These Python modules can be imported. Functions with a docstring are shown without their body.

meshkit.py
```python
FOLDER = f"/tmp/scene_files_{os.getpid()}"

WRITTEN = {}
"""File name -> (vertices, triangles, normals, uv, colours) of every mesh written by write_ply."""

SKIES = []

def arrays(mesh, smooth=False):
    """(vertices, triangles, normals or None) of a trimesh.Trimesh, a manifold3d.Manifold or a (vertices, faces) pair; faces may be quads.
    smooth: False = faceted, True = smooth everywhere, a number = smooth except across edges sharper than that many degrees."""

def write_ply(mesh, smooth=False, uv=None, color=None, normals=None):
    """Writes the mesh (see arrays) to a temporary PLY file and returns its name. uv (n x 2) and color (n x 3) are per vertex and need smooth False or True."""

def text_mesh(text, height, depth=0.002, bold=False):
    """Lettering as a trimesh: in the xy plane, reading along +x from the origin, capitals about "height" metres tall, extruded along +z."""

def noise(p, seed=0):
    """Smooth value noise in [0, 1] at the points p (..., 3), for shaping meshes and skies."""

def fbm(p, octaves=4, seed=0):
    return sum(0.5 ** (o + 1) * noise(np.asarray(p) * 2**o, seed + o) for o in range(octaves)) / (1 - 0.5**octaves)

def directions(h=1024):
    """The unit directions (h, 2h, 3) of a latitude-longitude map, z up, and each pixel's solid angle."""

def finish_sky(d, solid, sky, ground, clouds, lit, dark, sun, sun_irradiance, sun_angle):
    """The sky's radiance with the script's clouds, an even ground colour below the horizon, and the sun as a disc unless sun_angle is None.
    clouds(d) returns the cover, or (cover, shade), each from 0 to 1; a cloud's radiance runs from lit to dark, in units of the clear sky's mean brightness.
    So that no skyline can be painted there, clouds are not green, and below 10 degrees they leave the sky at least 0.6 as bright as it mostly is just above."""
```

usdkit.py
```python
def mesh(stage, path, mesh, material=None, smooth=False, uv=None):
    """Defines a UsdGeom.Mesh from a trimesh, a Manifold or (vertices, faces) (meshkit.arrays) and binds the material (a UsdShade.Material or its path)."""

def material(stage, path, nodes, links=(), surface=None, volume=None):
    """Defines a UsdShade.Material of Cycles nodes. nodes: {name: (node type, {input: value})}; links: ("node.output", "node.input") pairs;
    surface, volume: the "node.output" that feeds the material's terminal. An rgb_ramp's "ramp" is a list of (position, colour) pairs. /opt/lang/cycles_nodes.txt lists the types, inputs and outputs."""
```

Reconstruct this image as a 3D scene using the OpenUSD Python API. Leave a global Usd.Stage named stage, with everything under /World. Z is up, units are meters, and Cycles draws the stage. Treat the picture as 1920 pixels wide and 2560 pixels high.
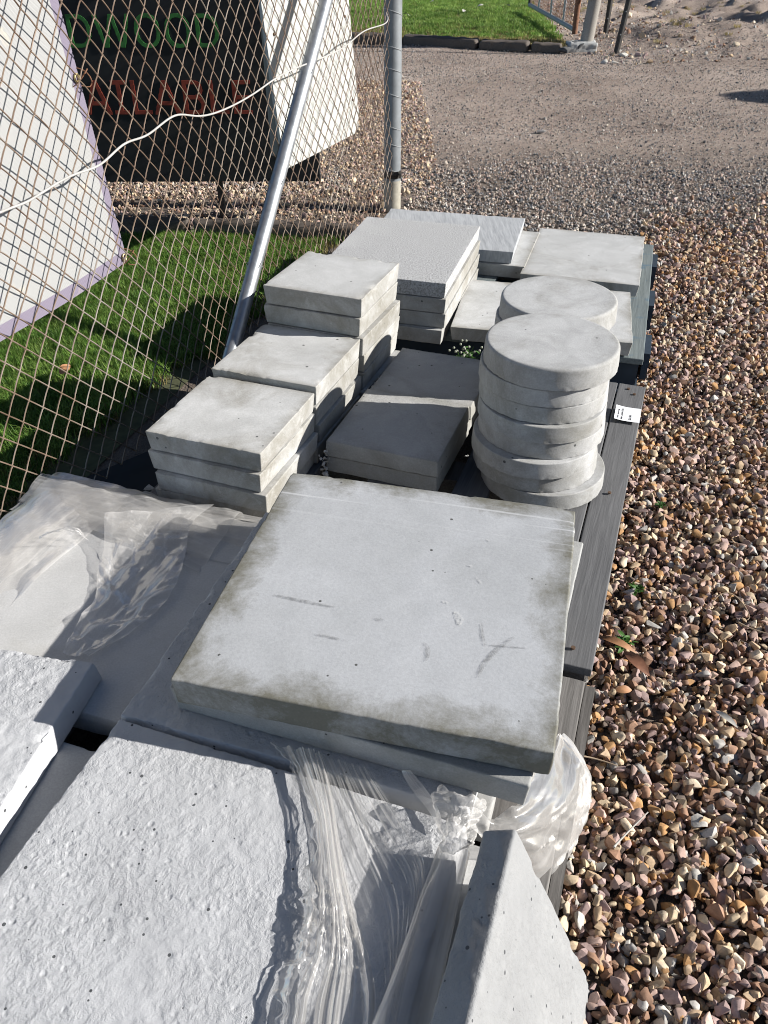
import math, numpy as np, trimesh, usdkit, meshkit
from pxr import Usd, UsdGeom, UsdLux, UsdShade, Gf, Sdf, Vt
from meshkit import fbm, noise

stage = Usd.Stage.CreateInMemory()
UsdGeom.SetStageUpAxis(stage, UsdGeom.Tokens.z)
UsdGeom.SetStageMetersPerUnit(stage, 1.0)
UsdGeom.Xform.Define(stage, '/World'); UsdGeom.Scope.Define(stage, '/World/Looks')

# ------------------------------------------------------------------ camera, sun, sky, exposure
PITCH, ROLL, EYE = 0.6437, -0.00266, 1.35
EXPOSURE = 1.0
SUN_AZ, SUN_EL = math.radians(94.0), math.radians(25.5)
SUN_I, SKY_S = 1.25, 0.05
cp, sp, cr, sr = math.cos(PITCH), math.sin(PITCH), math.cos(ROLL), math.sin(ROLL)
_f = np.array([0, cp, -sp]); _r = np.array([1., 0, 0]); _u = np.cross(_r, _f)
RIGHT, UP, BACK = cr*_r + sr*_u, -sr*_r + cr*_u, -_f
cam = UsdGeom.Camera.Define(stage, '/World/camera')
cam.CreateHorizontalApertureAttr(36.0); cam.CreateVerticalApertureAttr(48.0)
cam.CreateFocalLengthAttr(36.0*2030/1920)
cam.CreateClippingRangeAttr(Gf.Vec2f(0.02, 1000))
cam.CreateExposureAttr(EXPOSURE)
M = Gf.Matrix4d(*RIGHT, 0, *UP, 0, *BACK, 0, 0, 0, EYE, 1)
cam.AddTransformOp().Set(M)

S = np.array([math.cos(SUN_EL)*math.sin(SUN_AZ), math.cos(SUN_EL)*math.cos(SUN_AZ), math.sin(SUN_EL)])
sun = UsdLux.DistantLight.Define(stage, '/World/sun')
sun.CreateIntensityAttr(SUN_I); sun.CreateAngleAttr(0.53); sun.CreateNormalizeAttr(True)
sun.CreateColorAttr(Gf.Vec3f(1.0, 0.965, 0.915))
_x = np.cross([0, 0, 1], S); _x /= np.linalg.norm(_x); _y = np.cross(S, _x)
sun.AddTransformOp().Set(Gf.Matrix4d(*_x, 0, *_y, 0, *S, 0, 0, 0, 30, 1))
dome = UsdLux.DomeLight.Define(stage, '/World/sky')
sky = usdkit.material(stage, '/World/Looks/sky', {
    'sky': ('sky_texture', {'sky_type': 'single_scattering', 'sun_disc': False, 'sun_elevation': SUN_EL, 'sun_rotation': SUN_AZ, 'air_density': .8, 'aerosol_density': .5, 'ozone_density': 2.0}),
    'bg': ('background_shader', {'strength': SKY_S})}, [('sky.color', 'bg.color')], surface='bg.background')
UsdShade.MaterialBindingAPI.Apply(dome.GetPrim()).Bind(sky)

# ------------------------------------------------------------------ helpers
_used = {}
def numbered(path):
    n = _used.get(path, 0); _used[path] = n + 1
    return path if n == 0 else f'{path}_{n:03d}'

def tag(prim, label=None, cat=None, group=None, kind=None):
    for k, v in (('label', label), ('category', cat), ('group', group), ('kind', kind)):
        if v: prim.SetCustomDataByKey(k, v)
    return prim

def obj(name, mesh, mat, parent=None, loc=None, yaw=0, smooth=False, uv=None, attrs=None):
    base = parent.GetPath().pathString if parent is not None else '/World'
    m = usdkit.mesh(stage, numbered(f'{base}/{name}'), mesh, mat, smooth=smooth, uv=uv)
    for k, f in (attrs or {}).items():
        val = f(np.array(m.GetPointsAttr().Get())) if callable(f) else f
        UsdGeom.PrimvarsAPI(m).CreatePrimvar(k, Sdf.ValueTypeNames.FloatArray, 'vertex').Set(Vt.FloatArray.FromNumpy(np.asarray(val, np.float32).ravel()))
    if loc is not None: m.AddTranslateOp().Set(Gf.Vec3d(*map(float, loc)))
    if yaw: m.AddRotateZOp().Set(math.degrees(yaw))
    return m.GetPrim()

def thing(name, label, cat, loc=(0, 0, 0), yaw=0, group=None):
    x = UsdGeom.Xform.Define(stage, numbered(f'/World/{name}'))
    x.AddTranslateOp().Set(Gf.Vec3d(*map(float, loc)))
    if yaw: x.AddRotateZOp().Set(math.degrees(yaw))
    return tag(x.GetPrim(), label, cat, group)

def at(u, v, z):
    """design help: the point at height z that lies behind source pixel (u, v) of the photograph"""
    d = (u-960)/2030*RIGHT - (v-1280)/2030*UP - BACK
    return np.array([0, 0, EYE]) + d*((z-EYE)/d[2])

def cat(ms): return trimesh.util.concatenate(ms)
def box(x0, x1, y0, y1, z0, z1):
    b = trimesh.creation.box((x1-x0, y1-y0, z1-z0)); b.apply_translation(((x0+x1)/2, (y0+y1)/2, (z0+z1)/2)); return b

def rings(n): return np.linspace(0, 2*np.pi, n, endpoint=False)
def tube(P, r, sides=8, closed=False):
    P = np.asarray(P, float); n = len(P)
    r = np.broadcast_to(np.asarray(r, float), n)
    T = np.gradient(P, axis=0) if not closed else np.roll(P, -1, 0)-np.roll(P, 1, 0)
    T /= np.linalg.norm(T, axis=1, keepdims=True)
    a = np.array([0, 0, 1.]) if abs(T[0, 2]) < .9 else np.array([1., 0, 0])
    N = np.zeros_like(P); N[0] = np.cross(T[0], a); N[0] /= np.linalg.norm(N[0])
    for i in range(1, n):
        v = N[i-1] - T[i]*np.dot(N[i-1], T[i]); N[i] = v/np.linalg.norm(v)
    B = np.cross(T, N); th = rings(sides)
    V = P[:, None] + r[:, None, None]*(np.cos(th)[None, :, None]*N[:, None]+np.sin(th)[None, :, None]*B[:, None])
    V = V.reshape(-1, 3); F = []
    m = n if closed else n-1
    i = np.arange(m)[:, None]*sides; j = (np.arange(m)[:, None]+1) % n*sides; k = np.arange(sides)[None]; l = (k+1) % sides
    q = np.stack([i+k, i+l, j+l, j+k], -1).reshape(-1, 4)
    F = np.vstack([q[:, [0, 1, 2]], q[:, [0, 2, 3]]])
    if not closed:
        caps = [[0, s+1, s] for s in range(1, sides-1)] + [[(n-1)*sides, (n-1)*sides+s, (n-1)*sides+s+1] for s in range(1, sides-1)]
        F = np.vstack([F, caps])
    return trimesh.Trimesh(V, F, process=False)

def grid_faces(nu, nv):
    i, j = np.meshgrid(np.arange(nu-1), np.arange(nv-1), indexing='ij'); a = (i*nv+j).ravel()
    return np.stack([a, a+nv, a+nv+1, a+1], 1)

def sheet(P):
    """P (nu, nv, 3) grid of points -> mesh and uv"""
    nu, nv = P.shape[:2]; q = grid_faces(nu, nv)
    u, v = np.meshgrid(np.linspace(0, 1, nu), np.linspace(0, 1, nv), indexing='ij')
    return trimesh.Trimesh(P.reshape(-1, 3), np.vstack([q[:, [0, 1, 2]], q[:, [0, 2, 3]]]), process=False), np.stack([u.ravel(), v.ravel()], 1)

def roundbox_grid(w, d, t, r, step, lines=None):
    """a box with rounded edges as a fine grid, centred in x and y, base at z=0"""
    def ln(L, s):
        n = max(2, int(round((L-2*r)/s)))
        e = r*np.array([0, .3, .65])
        return np.unique(np.round(np.concatenate([-L/2+e, np.linspace(-L/2+r, L/2-r, n+1), L/2-e[::-1]]), 6))
    X, Y, Z = ln(w, step), ln(d, step), ln(t, max(step*.8, t/7))
    Vs, Fs, o = [], [], 0
    def face(a, b, f, flip):
        nonlocal o
        A, B = np.meshgrid(a, b, indexing='ij'); P = f(A, B).reshape(-1, 3)
        q = grid_faces(len(a), len(b))
        if flip: q = q[:, ::-1]
        Vs.append(P); Fs.append(q+o); o += len(P)
    s = lambda A, v: np.full_like(A, v)
    face(X, Y, lambda A, B: np.stack([A, B, s(A, t/2)], -1), False)
    face(X, Y, lambda A, B: np.stack([A, B, s(A, -t/2)], -1), True)
    face(X, Z, lambda A, B: np.stack([A, s(A, -d/2), B], -1), False)
    face(X, Z, lambda A, B: np.stack([A, s(A, d/2), B], -1), True)
    face(Y, Z, lambda A, B: np.stack([s(A, w/2), A, B], -1), False)
    face(Y, Z, lambda A, B: np.stack([s(A, -w/2), A, B], -1), True)
    V, Fq = np.vstack(Vs), np.vstack(Fs)
    h = np.array([w/2, d/2, t/2])-r
    c = np.clip(V, -h, h); n = V-c; L = np.linalg.norm(n, axis=1, keepdims=True)
    V = c + n/np.maximum(L, 1e-9)*r
    m = trimesh.Trimesh(V, np.vstack([Fq[:, [0, 1, 2]], Fq[:, [0, 2, 3]]]), process=False)
    m.merge_vertices(digits_vertex=6)
    return m

def slab_mesh(w, d, t, seed, r=.004, step=.008, taper=-.006, bottom_rough=.0035, top_rough=0., chip=.0, warp=.001, pits=0):
    """cast concrete slab: smooth moulded face up (or the rough trowelled face up when top_rough > 0)"""
    m = roundbox_grid(w, d, t, r, step)
    V = np.array(m.vertices); N = np.array(m.vertex_normals)
    k = (V[:, 2]+t/2)/t
    V[:, :2] *= 1+(taper*(1-k)/np.array([[w/2], [d/2]])).T if taper else 1
    ex = np.minimum(w/2-np.abs(V[:, 0]), d/2-np.abs(V[:, 1]))          # distance to the rim
    q = V + seed*7.13
    side = np.exp(-np.maximum(ex, 0)/.006)
    low = np.exp(-(V[:, 2]+t/2)/.006)
    amt = (fbm(q*22, 3, seed)-.5)*warp*2
    amt -= side*low*bottom_rough*(1.6*fbm(q*70, 3, seed+3)**1.0-.3)
    if top_rough:
        up = (k > .93)
        amt += up*((fbm(q*85, 4, seed+5)-.5)*top_rough*2.2+(fbm(q*18, 3, seed+6)-.5)*top_rough*.8)
        amt -= side*np.exp(-(t/2-V[:, 2])/.006)*top_rough*1.6*fbm(q*75, 3, seed+8)
    if chip:
        ch = np.clip(fbm(q*26, 4, seed+11)-.55, 0, 1)*6
        amt -= side*np.exp(-(t/2-V[:, 2])/.012)*np.minimum(ch, 1)*chip
    V = V + N*amt[:, None]
    if pits:
        rng = np.random.default_rng(seed); up = np.where((k > .9))[0]
        for _ in range(pits):
            c = np.array([rng.uniform(-w/2, w/2), rng.uniform(-d/2, d/2)]); rad = rng.uniform(.003, .009)
            e = np.linalg.norm(V[up, :2]-c, axis=1)/rad; s_ = up[e < 1.6]
            e = e[e < 1.6]
            V[s_, 2] += np.where(e < 1, -(1-e**2)*rad*.55, (1.6-e)*rad*.15)
    V[:, 2] += t/2
    return trimesh.Trimesh(V, m.faces, process=False)

# ------------------------------------------------------------------ materials
def mat(name, nodes, links, surface='p.BSDF'):
    return usdkit.material(stage, f'/World/Looks/{name}', nodes, links, surface=surface)

def concrete(name, lo, hi, stain=(.24, .23, .19), stain_amt=.5, rough=.85, bump=.25, pit=.5, spec=.3, scale=1., fine=260, pitscale=55, grime=.26):
    n = {
        'g': ('geometry', {}), 'o': ('object_info', {}), 'rim': ('attribute', {'attribute': 'rim'}),
        'n1': ('noise_texture', {'scale': 7*scale, 'detail': 7, 'roughness': .66, 'distortion': .7}),
        'r1': ('rgb_ramp', {'ramp': [(0.3, lo), (.68, hi)]}),
        'ok': ('map_range', {'to_min': .9, 'to_max': 1.09}), 'om': ('mix_color', {'blend_type': 'multiply', 'fac': 1.0, 'use_clamp': False}),
        'n2': ('noise_texture', {'scale': 4.3*scale, 'detail': 9, 'roughness': .7, 'distortion': .9}),
        'ra': ('math', {'math_type': 'multiply_add', 'value2': grime}),
        'r2': ('map_range', {'from_min': .53, 'from_max': .84, 'to_min': 0, 'to_max': stain_amt, 'clamp': True}),
        'mx': ('mix_color', {'b': stain}),
        'n5': ('noise_texture', {'scale': 21, 'detail': 6, 'roughness': .7, 'distortion': .5}), 'k5': ('map_range', {'from_min': .56, 'from_max': .7, 'to_min': 0, 'to_max': .35, 'clamp': True}),
        'pl': ('mix_color', {'b': tuple(np.minimum(np.array(hi)*1.18, .9))}),
        'n3': ('noise_texture', {'scale': fine, 'detail': 4, 'roughness': .75}),
        'r3': ('map_range', {'from_min': .3, 'from_max': .7, 'to_min': .86, 'to_max': 1.12}),
        'mg': ('mix_color', {'blend_type': 'multiply', 'fac': 1.0, 'use_clamp': False}),
        'vo': ('voronoi_texture', {'scale': pitscale, 'feature': 'f1'}),
        'sv': ('separate_color', {}),
        'th': ('math', {'math_type': 'greater_than', 'value2': 1-.12*pit}),
        'ds': ('math', {'math_type': 'multiply_add', 'value2': .16, 'value3': .05}), 'dl': ('math', {'math_type': 'less_than'}),
        'pm': ('math', {'math_type': 'multiply'}),
        'pc': ('mix_color', {'b': tuple(.28*np.array(lo))}),
        'hb': ('math', {'math_type': 'multiply_add', 'value2': -1.2}),
        'bp': ('bump', {'strength': bump, 'distance': .004}),
        'p': ('principled_bsdf', {'roughness': rough, 'specular_ior_level': spec}),
    }
    l = [('g.position', 'n1.vector'), ('g.position', 'n2.vector'), ('g.position', 'n3.vector'), ('g.position', 'n5.vector'), ('g.position', 'vo.vector'),
         ('n1.fac', 'r1.fac'), ('o.random', 'ok.value'), ('r1.color', 'om.a'), ('ok.result', 'om.b'),
         ('rim.fac', 'ra.value1'), ('n2.fac', 'ra.value3'), ('ra.value', 'r2.value'), ('r2.result', 'mx.fac'), ('om.result', 'mx.a'),
         ('n5.fac', 'k5.value'), ('k5.result', 'pl.fac'), ('mx.result', 'pl.a'),
         ('n3.fac', 'r3.value'), ('pl.result', 'mg.a'), ('r3.result', 'mg.b'),
         ('vo.color', 'sv.color'), ('sv.r', 'th.value1'), ('sv.g', 'ds.value1'), ('vo.distance', 'dl.value1'), ('ds.value', 'dl.value2'), ('th.value', 'pm.value1'), ('dl.value', 'pm.value2'),
         ('mg.result', 'pc.a'), ('pm.value', 'pc.fac'), ('pc.result', 'p.base_color'),
         ('pm.value', 'hb.value1'), ('n3.fac', 'hb.value3'), ('hb.value', 'bp.height'), ('bp.normal', 'p.normal')]
    return mat(name, n, l)

def plain(name, color, rough=.6, metallic=0., var=.2, scale=20, bump=.1, spec=.4, detail=4):
    c = np.array(color)
    return mat(name, {'g': ('geometry', {}), 'n': ('noise_texture', {'scale': scale, 'detail': detail, 'roughness': .65}),
                      'r': ('rgb_ramp', {'ramp': [(.3, tuple(c*(1-var))), (.7, tuple(np.minimum(c*(1+var), 1)))]}),
                      'b': ('bump', {'strength': bump, 'distance': .003}),
                      'p': ('principled_bsdf', {'roughness': rough, 'metallic': metallic, 'specular_ior_level': spec})},
               [('g.position', 'n.vector'), ('n.fac', 'r.fac'), ('r.color', 'p.base_color'), ('n.fac', 'b.height'), ('b.normal', 'p.normal')])

C_top = concrete('slab_concrete', (.355, .355, .345), (.465, .465, .457), stain=(.17, .155, .12), stain_amt=.75, bump=.14)
C_old = concrete('weathered_slab_concrete', (.26, .262, .254), (.36, .362, .354), stain=(.16, .155, .125), stain_amt=.6, bump=.2, pit=.7, grime=.10)
def rough_mat(name, lo, hi, pits=.925, k=1.):
    return mat(name, {'g': ('geometry', {}),
    'n1': ('noise_texture', {'scale': 6, 'detail': 7, 'roughness': .66, 'distortion': .8}), 'r1': ('rgb_ramp', {'ramp': [(.3, lo), (.7, hi)]}),
    'n0': ('noise_texture', {'scale': 4.5, 'detail': 4, 'roughness': .6}), 'k0': ('map_range', {'from_min': .38, 'from_max': .62, 'to_min': .12, 'to_max': 1.2, 'clamp': True}),
    'n2': ('noise_texture', {'scale': 66, 'detail': 6, 'roughness': .68, 'distortion': .15}), 's2': ('map_range', {'range_type': 'smoothstep', 'from_min': .40, 'from_max': .68, 'to_min': 0, 'to_max': 1.}), 'm2': ('math', {'math_type': 'multiply'}),
    'n4': ('noise_texture', {'scale': 190, 'detail': 4, 'roughness': .7}), 'ad': ('math', {'math_type': 'multiply_add', 'value2': .5}),
    'v': ('voronoi_texture', {'scale': 100, 'randomness': 1.}), 'vs': ('separate_color', {}), 'th': ('math', {'math_type': 'greater_than', 'value2': pits}), 'dr': ('math', {'math_type': 'multiply_add', 'value2': .22, 'value3': .06}), 'dl': ('math', {'math_type': 'less_than'}), 'pm': ('math', {'math_type': 'multiply'}),
    'w': ('voronoi_texture', {'scale': 62, 'randomness': 1.}), 'ws': ('separate_color', {}), 'wt': ('math', {'math_type': 'greater_than', 'value2': .55}), 'wd': ('map_range', {'range_type': 'smoothstep', 'from_min': .1, 'from_max': .36, 'to_min': 1, 'to_max': 0, 'clamp': True}), 'wp': ('math', {'math_type': 'multiply'}), 'wq': ('math', {'math_type': 'multiply'}),
    'c': ('mix_color', {'b': (.075, .078, .082)}), 'h1': ('math', {'math_type': 'multiply_add', 'value2': -.9}), 'h2': ('math', {'math_type': 'multiply_add', 'value2': -1.4}),
    'b': ('bump', {'strength': .5*k, 'distance': .0040}), 'p': ('principled_bsdf', {'roughness': .92, 'specular_ior_level': .2})},
    [('g.position', 'n1.vector'), ('g.position', 'n0.vector'), ('g.position', 'n2.vector'), ('g.position', 'n4.vector'), ('g.position', 'v.vector'), ('g.position', 'w.vector'), ('n1.fac', 'r1.fac'), ('n0.fac', 'k0.value'),
     ('n2.fac', 's2.value'), ('s2.result', 'm2.value1'), ('k0.result', 'm2.value2'), ('n4.fac', 'ad.value1'), ('m2.value', 'ad.value3'),
     ('v.color', 'vs.color'), ('vs.r', 'th.value1'), ('vs.g', 'dr.value1'), ('v.distance', 'dl.value1'), ('dr.value', 'dl.value2'), ('th.value', 'pm.value1'), ('dl.value', 'pm.value2'),
     ('w.color', 'ws.color'), ('ws.g', 'wt.value1'), ('w.distance', 'wd.value'), ('wt.value', 'wp.value1'), ('wd.result', 'wp.value2'), ('wp.value', 'wq.value1'), ('k0.result', 'wq.value2'),
     ('pm.value', 'c.fac'), ('r1.color', 'c.a'), ('c.result', 'p.base_color'), ('wq.value', 'h1.value1'), ('ad.value', 'h1.value3'), ('pm.value', 'h2.value1'), ('h1.value', 'h2.value3'), ('h2.value', 'b.height'), ('b.normal', 'p.normal')])
C_rough = rough_mat('rough_concrete', (.375, .38, .388), (.455, .46, .468))
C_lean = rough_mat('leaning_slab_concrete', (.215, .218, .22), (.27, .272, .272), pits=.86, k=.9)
C_smooth = concrete('smooth_concrete', (.36, .358, .35), (.43, .428, .42), stain=(.30, .28, .23), stain_amt=.5, bump=.05, pit=.1, grime=.12)
C_disc = concrete('round_slab_concrete', (.315, .316, .312), (.42, .421, .417), stain=(.18, .172, .145), stain_amt=.7, bump=.16, pit=.4, scale=1.6, grime=.2)
C_back = concrete('dark_faced_concrete', (.29, .288, .28), (.37, .366, .356), stain=(.19, .182, .15), stain_amt=.6, bump=.35, pit=1.2)

def wood(name, lo, hi, yaw, paint=None, paint_amt=0.):
    n = {'g': ('geometry', {}), 'm': ('mapping', {'mapping_type': 'point', 'rotation': (0, 0, yaw), 'scale': (1, 1, 1)}),
         'm2': ('mapping', {'mapping_type': 'point', 'scale': (34, 1.3, 34)}),
         'n': ('noise_texture', {'scale': 5, 'detail': 7, 'roughness': .65, 'distortion': .6}),
         'r': ('rgb_ramp', {'ramp': [(.28, lo), (.5, tuple((np.array(lo)+hi)/2)), (.72, hi)]}),
         'n2': ('noise_texture', {'scale': 9, 'detail': 5, 'roughness': .7}),
         'k': ('map_range', {'from_min': .5-.25*paint_amt, 'from_max': .62-.25*paint_amt, 'to_min': 0, 'to_max': .9 if paint else 0., 'clamp': True}),
         'c': ('mix_color', {'b': paint or lo}),
         'b': ('bump', {'strength': .35, 'distance': .003}),
         'p': ('principled_bsdf', {'roughness': .8, 'specular_ior_level': .25})}
    return mat(name, n, [('g.position', 'm.vector'), ('m.vector', 'm2.vector'), ('m2.vector', 'n.vector'), ('n.fac', 'r.fac'), ('g.position', 'n2.vector'),
                         ('n2.fac', 'k.value'), ('k.result', 'c.fac'), ('r.color', 'c.a'), ('c.result', 'p.base_color'), ('n.fac', 'b.height'), ('b.normal', 'p.normal')])

W_grey = wood('weathered_grey_timber', (.075, .075, .077), (.135, .135, .137), .337)
W_dark = wood('dark_timber', (.05, .046, .042), (.15, .14, .13), .32)
W_blue = wood('blue_painted_timber', (.085, .10, .10), (.17, .195, .195), .288, paint=(.06, .11, .155), paint_amt=-.25)
W_navy = plain('navy_painted_timber', (.018, .03, .045), rough=.7)
W_sleeper = wood('sleeper_timber', (.045, .037, .031), (.12, .10, .085), 1.2)

M_galv = mat('galvanised_pipe', {'g': ('geometry', {}), 'n': ('noise_texture', {'scale': 38, 'detail': 4, 'roughness': .6}),
    'm': ('mapping', {'mapping_type': 'point', 'scale': (1, 1, .35)}),
    'r': ('rgb_ramp', {'ramp': [(.3, (.25, .265, .28)), (.7, (.37, .385, .40))]}), 'r2': ('map_range', {'to_min': .34, 'to_max': .52}),
    'b': ('bump', {'strength': .12, 'distance': .002}),
    'p': ('principled_bsdf', {'metallic': .75})},
    [('g.position', 'm.vector'), ('m.vector', 'n.vector'), ('n.fac', 'r.fac'), ('r.color', 'p.base_color'), ('n.fac', 'r2.value'), ('r2.result', 'p.roughness'), ('n.fac', 'b.height'), ('b.normal', 'p.normal')])
M_post = plain('painted_steel_post', (.20, .215, .225), rough=.55, metallic=.35, var=.15, scale=14, spec=.4)
M_foot = plain('dirty_post_foot', (.30, .28, .23), rough=.85, var=.2, scale=30)
M_wire = mat('rusty_wire', {'g': ('geometry', {}), 'n': ('noise_texture', {'scale': 9, 'detail': 5, 'roughness': .7}), 'n2': ('noise_texture', {'scale': 1.3, 'detail': 2}),
    'a': ('math', {'math_type': 'add'}),
    'r': ('rgb_ramp', {'ramp': [(.40, (.10, .06, .038)), (.52, (.17, .12, .085)), (.68, (.26, .23, .195))]}), 'h': ('math', {'math_type': 'multiply', 'value2': .5}),
    'p': ('principled_bsdf', {'metallic': .25, 'roughness': .55})},
    [('g.position', 'n.vector'), ('g.position', 'n2.vector'), ('n.fac', 'a.value1'), ('n2.fac', 'a.value2'), ('a.value', 'h.value1'), ('h.value', 'r.fac'), ('r.color', 'p.base_color')])
M_tie = plain('tie_wire', (.42, .43, .43), rough=.45, metallic=.5, var=.2, scale=60)
M_rust = plain('rusted_steel', (.16, .075, .04), rough=.8, var=.4, scale=60)
M_cable = plain('white_cable', (.33, .32, .30), rough=.5, var=.12, scale=20)
M_black = plain('black_sign_face', (.012, .013, .015), rough=.55, var=.2, scale=8, bump=.02)
M_green = plain('green_lettering', (.035, .16, .035), rough=.6, var=.08)
M_red = plain('red_lettering', (.21, .035, .02), rough=.6, var=.08)
M_white = plain('white_sign_sheet', (.36, .36, .335), rough=.6, var=.04, scale=12, bump=.05)
M_steel_dark = plain('dark_steel', (.05, .045, .04), rough=.6, var=.3, metallic=.3, scale=40)
M_screw = plain('screw_head', (.14, .09, .06), rough=.6, metallic=.6)
M_paper = plain('paper_tag', (.78, .79, .80), rough=.5, var=.03, scale=30, bump=.03)
M_ink = plain('tag_print', (.05, .05, .055), rough=.6, var=.05)
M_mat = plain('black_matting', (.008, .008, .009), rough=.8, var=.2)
M_grommet = plain('brass_eyelet', (.45, .36, .18), rough=.4, metallic=.8)

def banner_mat(name, color):
    c = np.array(color)
    return mat(name, {'uv': ('texture_coordinate', {}), 'g': ('geometry', {}),
        'm': ('mapping', {'mapping_type': 'point', 'scale': (1, 1, 1)}),
        'ch': ('checker_texture', {'scale': 440, 'color1': tuple(c), 'color2': tuple(c*.62)}),
        'n': ('noise_texture', {'scale': 7, 'detail': 5, 'roughness': .7}), 'k': ('map_range', {'from_min': .62, 'from_max': .75, 'to_min': 0, 'to_max': .55, 'clamp': True}),
        'mx': ('mix_color', {'b': (.62, .52, .36)}),
        'd': ('diffuse_bsdf', {}), 't': ('translucent_bsdf', {}), 'x': ('mix_closure', {'fac': .2})},
        [('uv.UV', 'm.vector'), ('m.vector', 'ch.vector'), ('g.position', 'n.vector'), ('n.fac', 'k.value'), ('k.result', 'mx.fac'), ('ch.color', 'mx.a'),
         ('mx.result', 'd.color'), ('mx.result', 't.color'), ('d.BSDF', 'x.closure1'), ('t.BSDF', 'x.closure2')], surface='x.closure')
M_banner = banner_mat('white_mesh_fabric', (.40, .40, .392))
M_purple = banner_mat('purple_mesh_fabric', (.25, .22, .28))

def film_mat(name, lo, hi, su=40., sv=1.5, tint=(.80, .785, .76), dist=1.5, fold=.8, edge=.2, rough=.16, gloss=.35):
    """thin stretch film: clear, milky along its stretch lines, where it is folded double and at a glancing angle"""
    return mat(name, {'uv': ('texture_coordinate', {}), 'm': ('mapping', {'mapping_type': 'point', 'scale': (su, sv, 1)}),
        'n': ('noise_texture', {'scale': 1, 'detail': 4, 'roughness': .6, 'distortion': dist}),
        'k': ('map_range', {'from_min': .5, 'from_max': .72, 'to_min': lo, 'to_max': hi, 'clamp': True}),
        'f': ('attribute', {'attribute': 'fold'}), 'fm': ('math', {'math_type': 'multiply_add', 'value2': fold}),
        'lw': ('layer_weight', {'blend': .3}), 'e': ('math', {'math_type': 'multiply_add', 'value2': edge, 'use_clamp': True}), 'mn': ('math', {'math_type': 'minimum', 'value2': .9}),
        'p': ('principled_bsdf', {'base_color': tint, 'roughness': rough, 'specular_ior_level': .7}),
        't': ('translucent_bsdf', {'color': tint}), 'w': ('mix_closure', {'fac': .45}),
        'gl': ('glossy_bsdf', {'color': (.95, .93, .9), 'roughness': .2}), 'fr0': ('fresnel', {'IOR': 1.4}), 'fr': ('math', {'math_type': 'multiply', 'value2': gloss}),
        'tr': ('transparent_bsdf', {'color': (.97, .965, .96)}), 'x0': ('mix_closure', {}), 'x': ('mix_closure', {})},
        [('uv.UV', 'm.vector'), ('m.vector', 'n.vector'), ('n.fac', 'k.value'), ('f.fac', 'fm.value1'), ('k.result', 'fm.value3'), ('lw.facing', 'e.value1'), ('fm.value', 'e.value3'), ('e.value', 'mn.value1'), ('mn.value', 'x.fac'),
         ('p.BSDF', 'w.closure1'), ('t.BSDF', 'w.closure2'), ('fr0.fac', 'fr.value1'), ('fr.value', 'x0.fac'), ('tr.BSDF', 'x0.closure1'), ('gl.BSDF', 'x0.closure2'), ('x0.closure', 'x.closure1'), ('w.closure', 'x.closure2')], surface='x.closure')
FILM_a = film_mat('stretch_film', .10, .36, 3, 34, dist=.4, fold=.45, edge=.3)
FILM_b = film_mat('stretch_film_flap', .15, .24, 4, 3, fold=.5, edge=.25)
FILM_c = film_mat('stretch_film_streaked', .10, .42, 13, 1.3, dist=.6, fold=.42, gloss=.8, rough=.12)
FILM_f = film_mat('stretch_film_fan', .015, .36, 30, .7, dist=.2, fold=.25, edge=.1)
FILM_d = film_mat('stretch_film_crumpled', .20, .42, 12, 2, fold=.5, edge=.35)
FILM_e = film_mat('stretch_film_rope', .03, .5, 9, .8, dist=.25, fold=.6)

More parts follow.
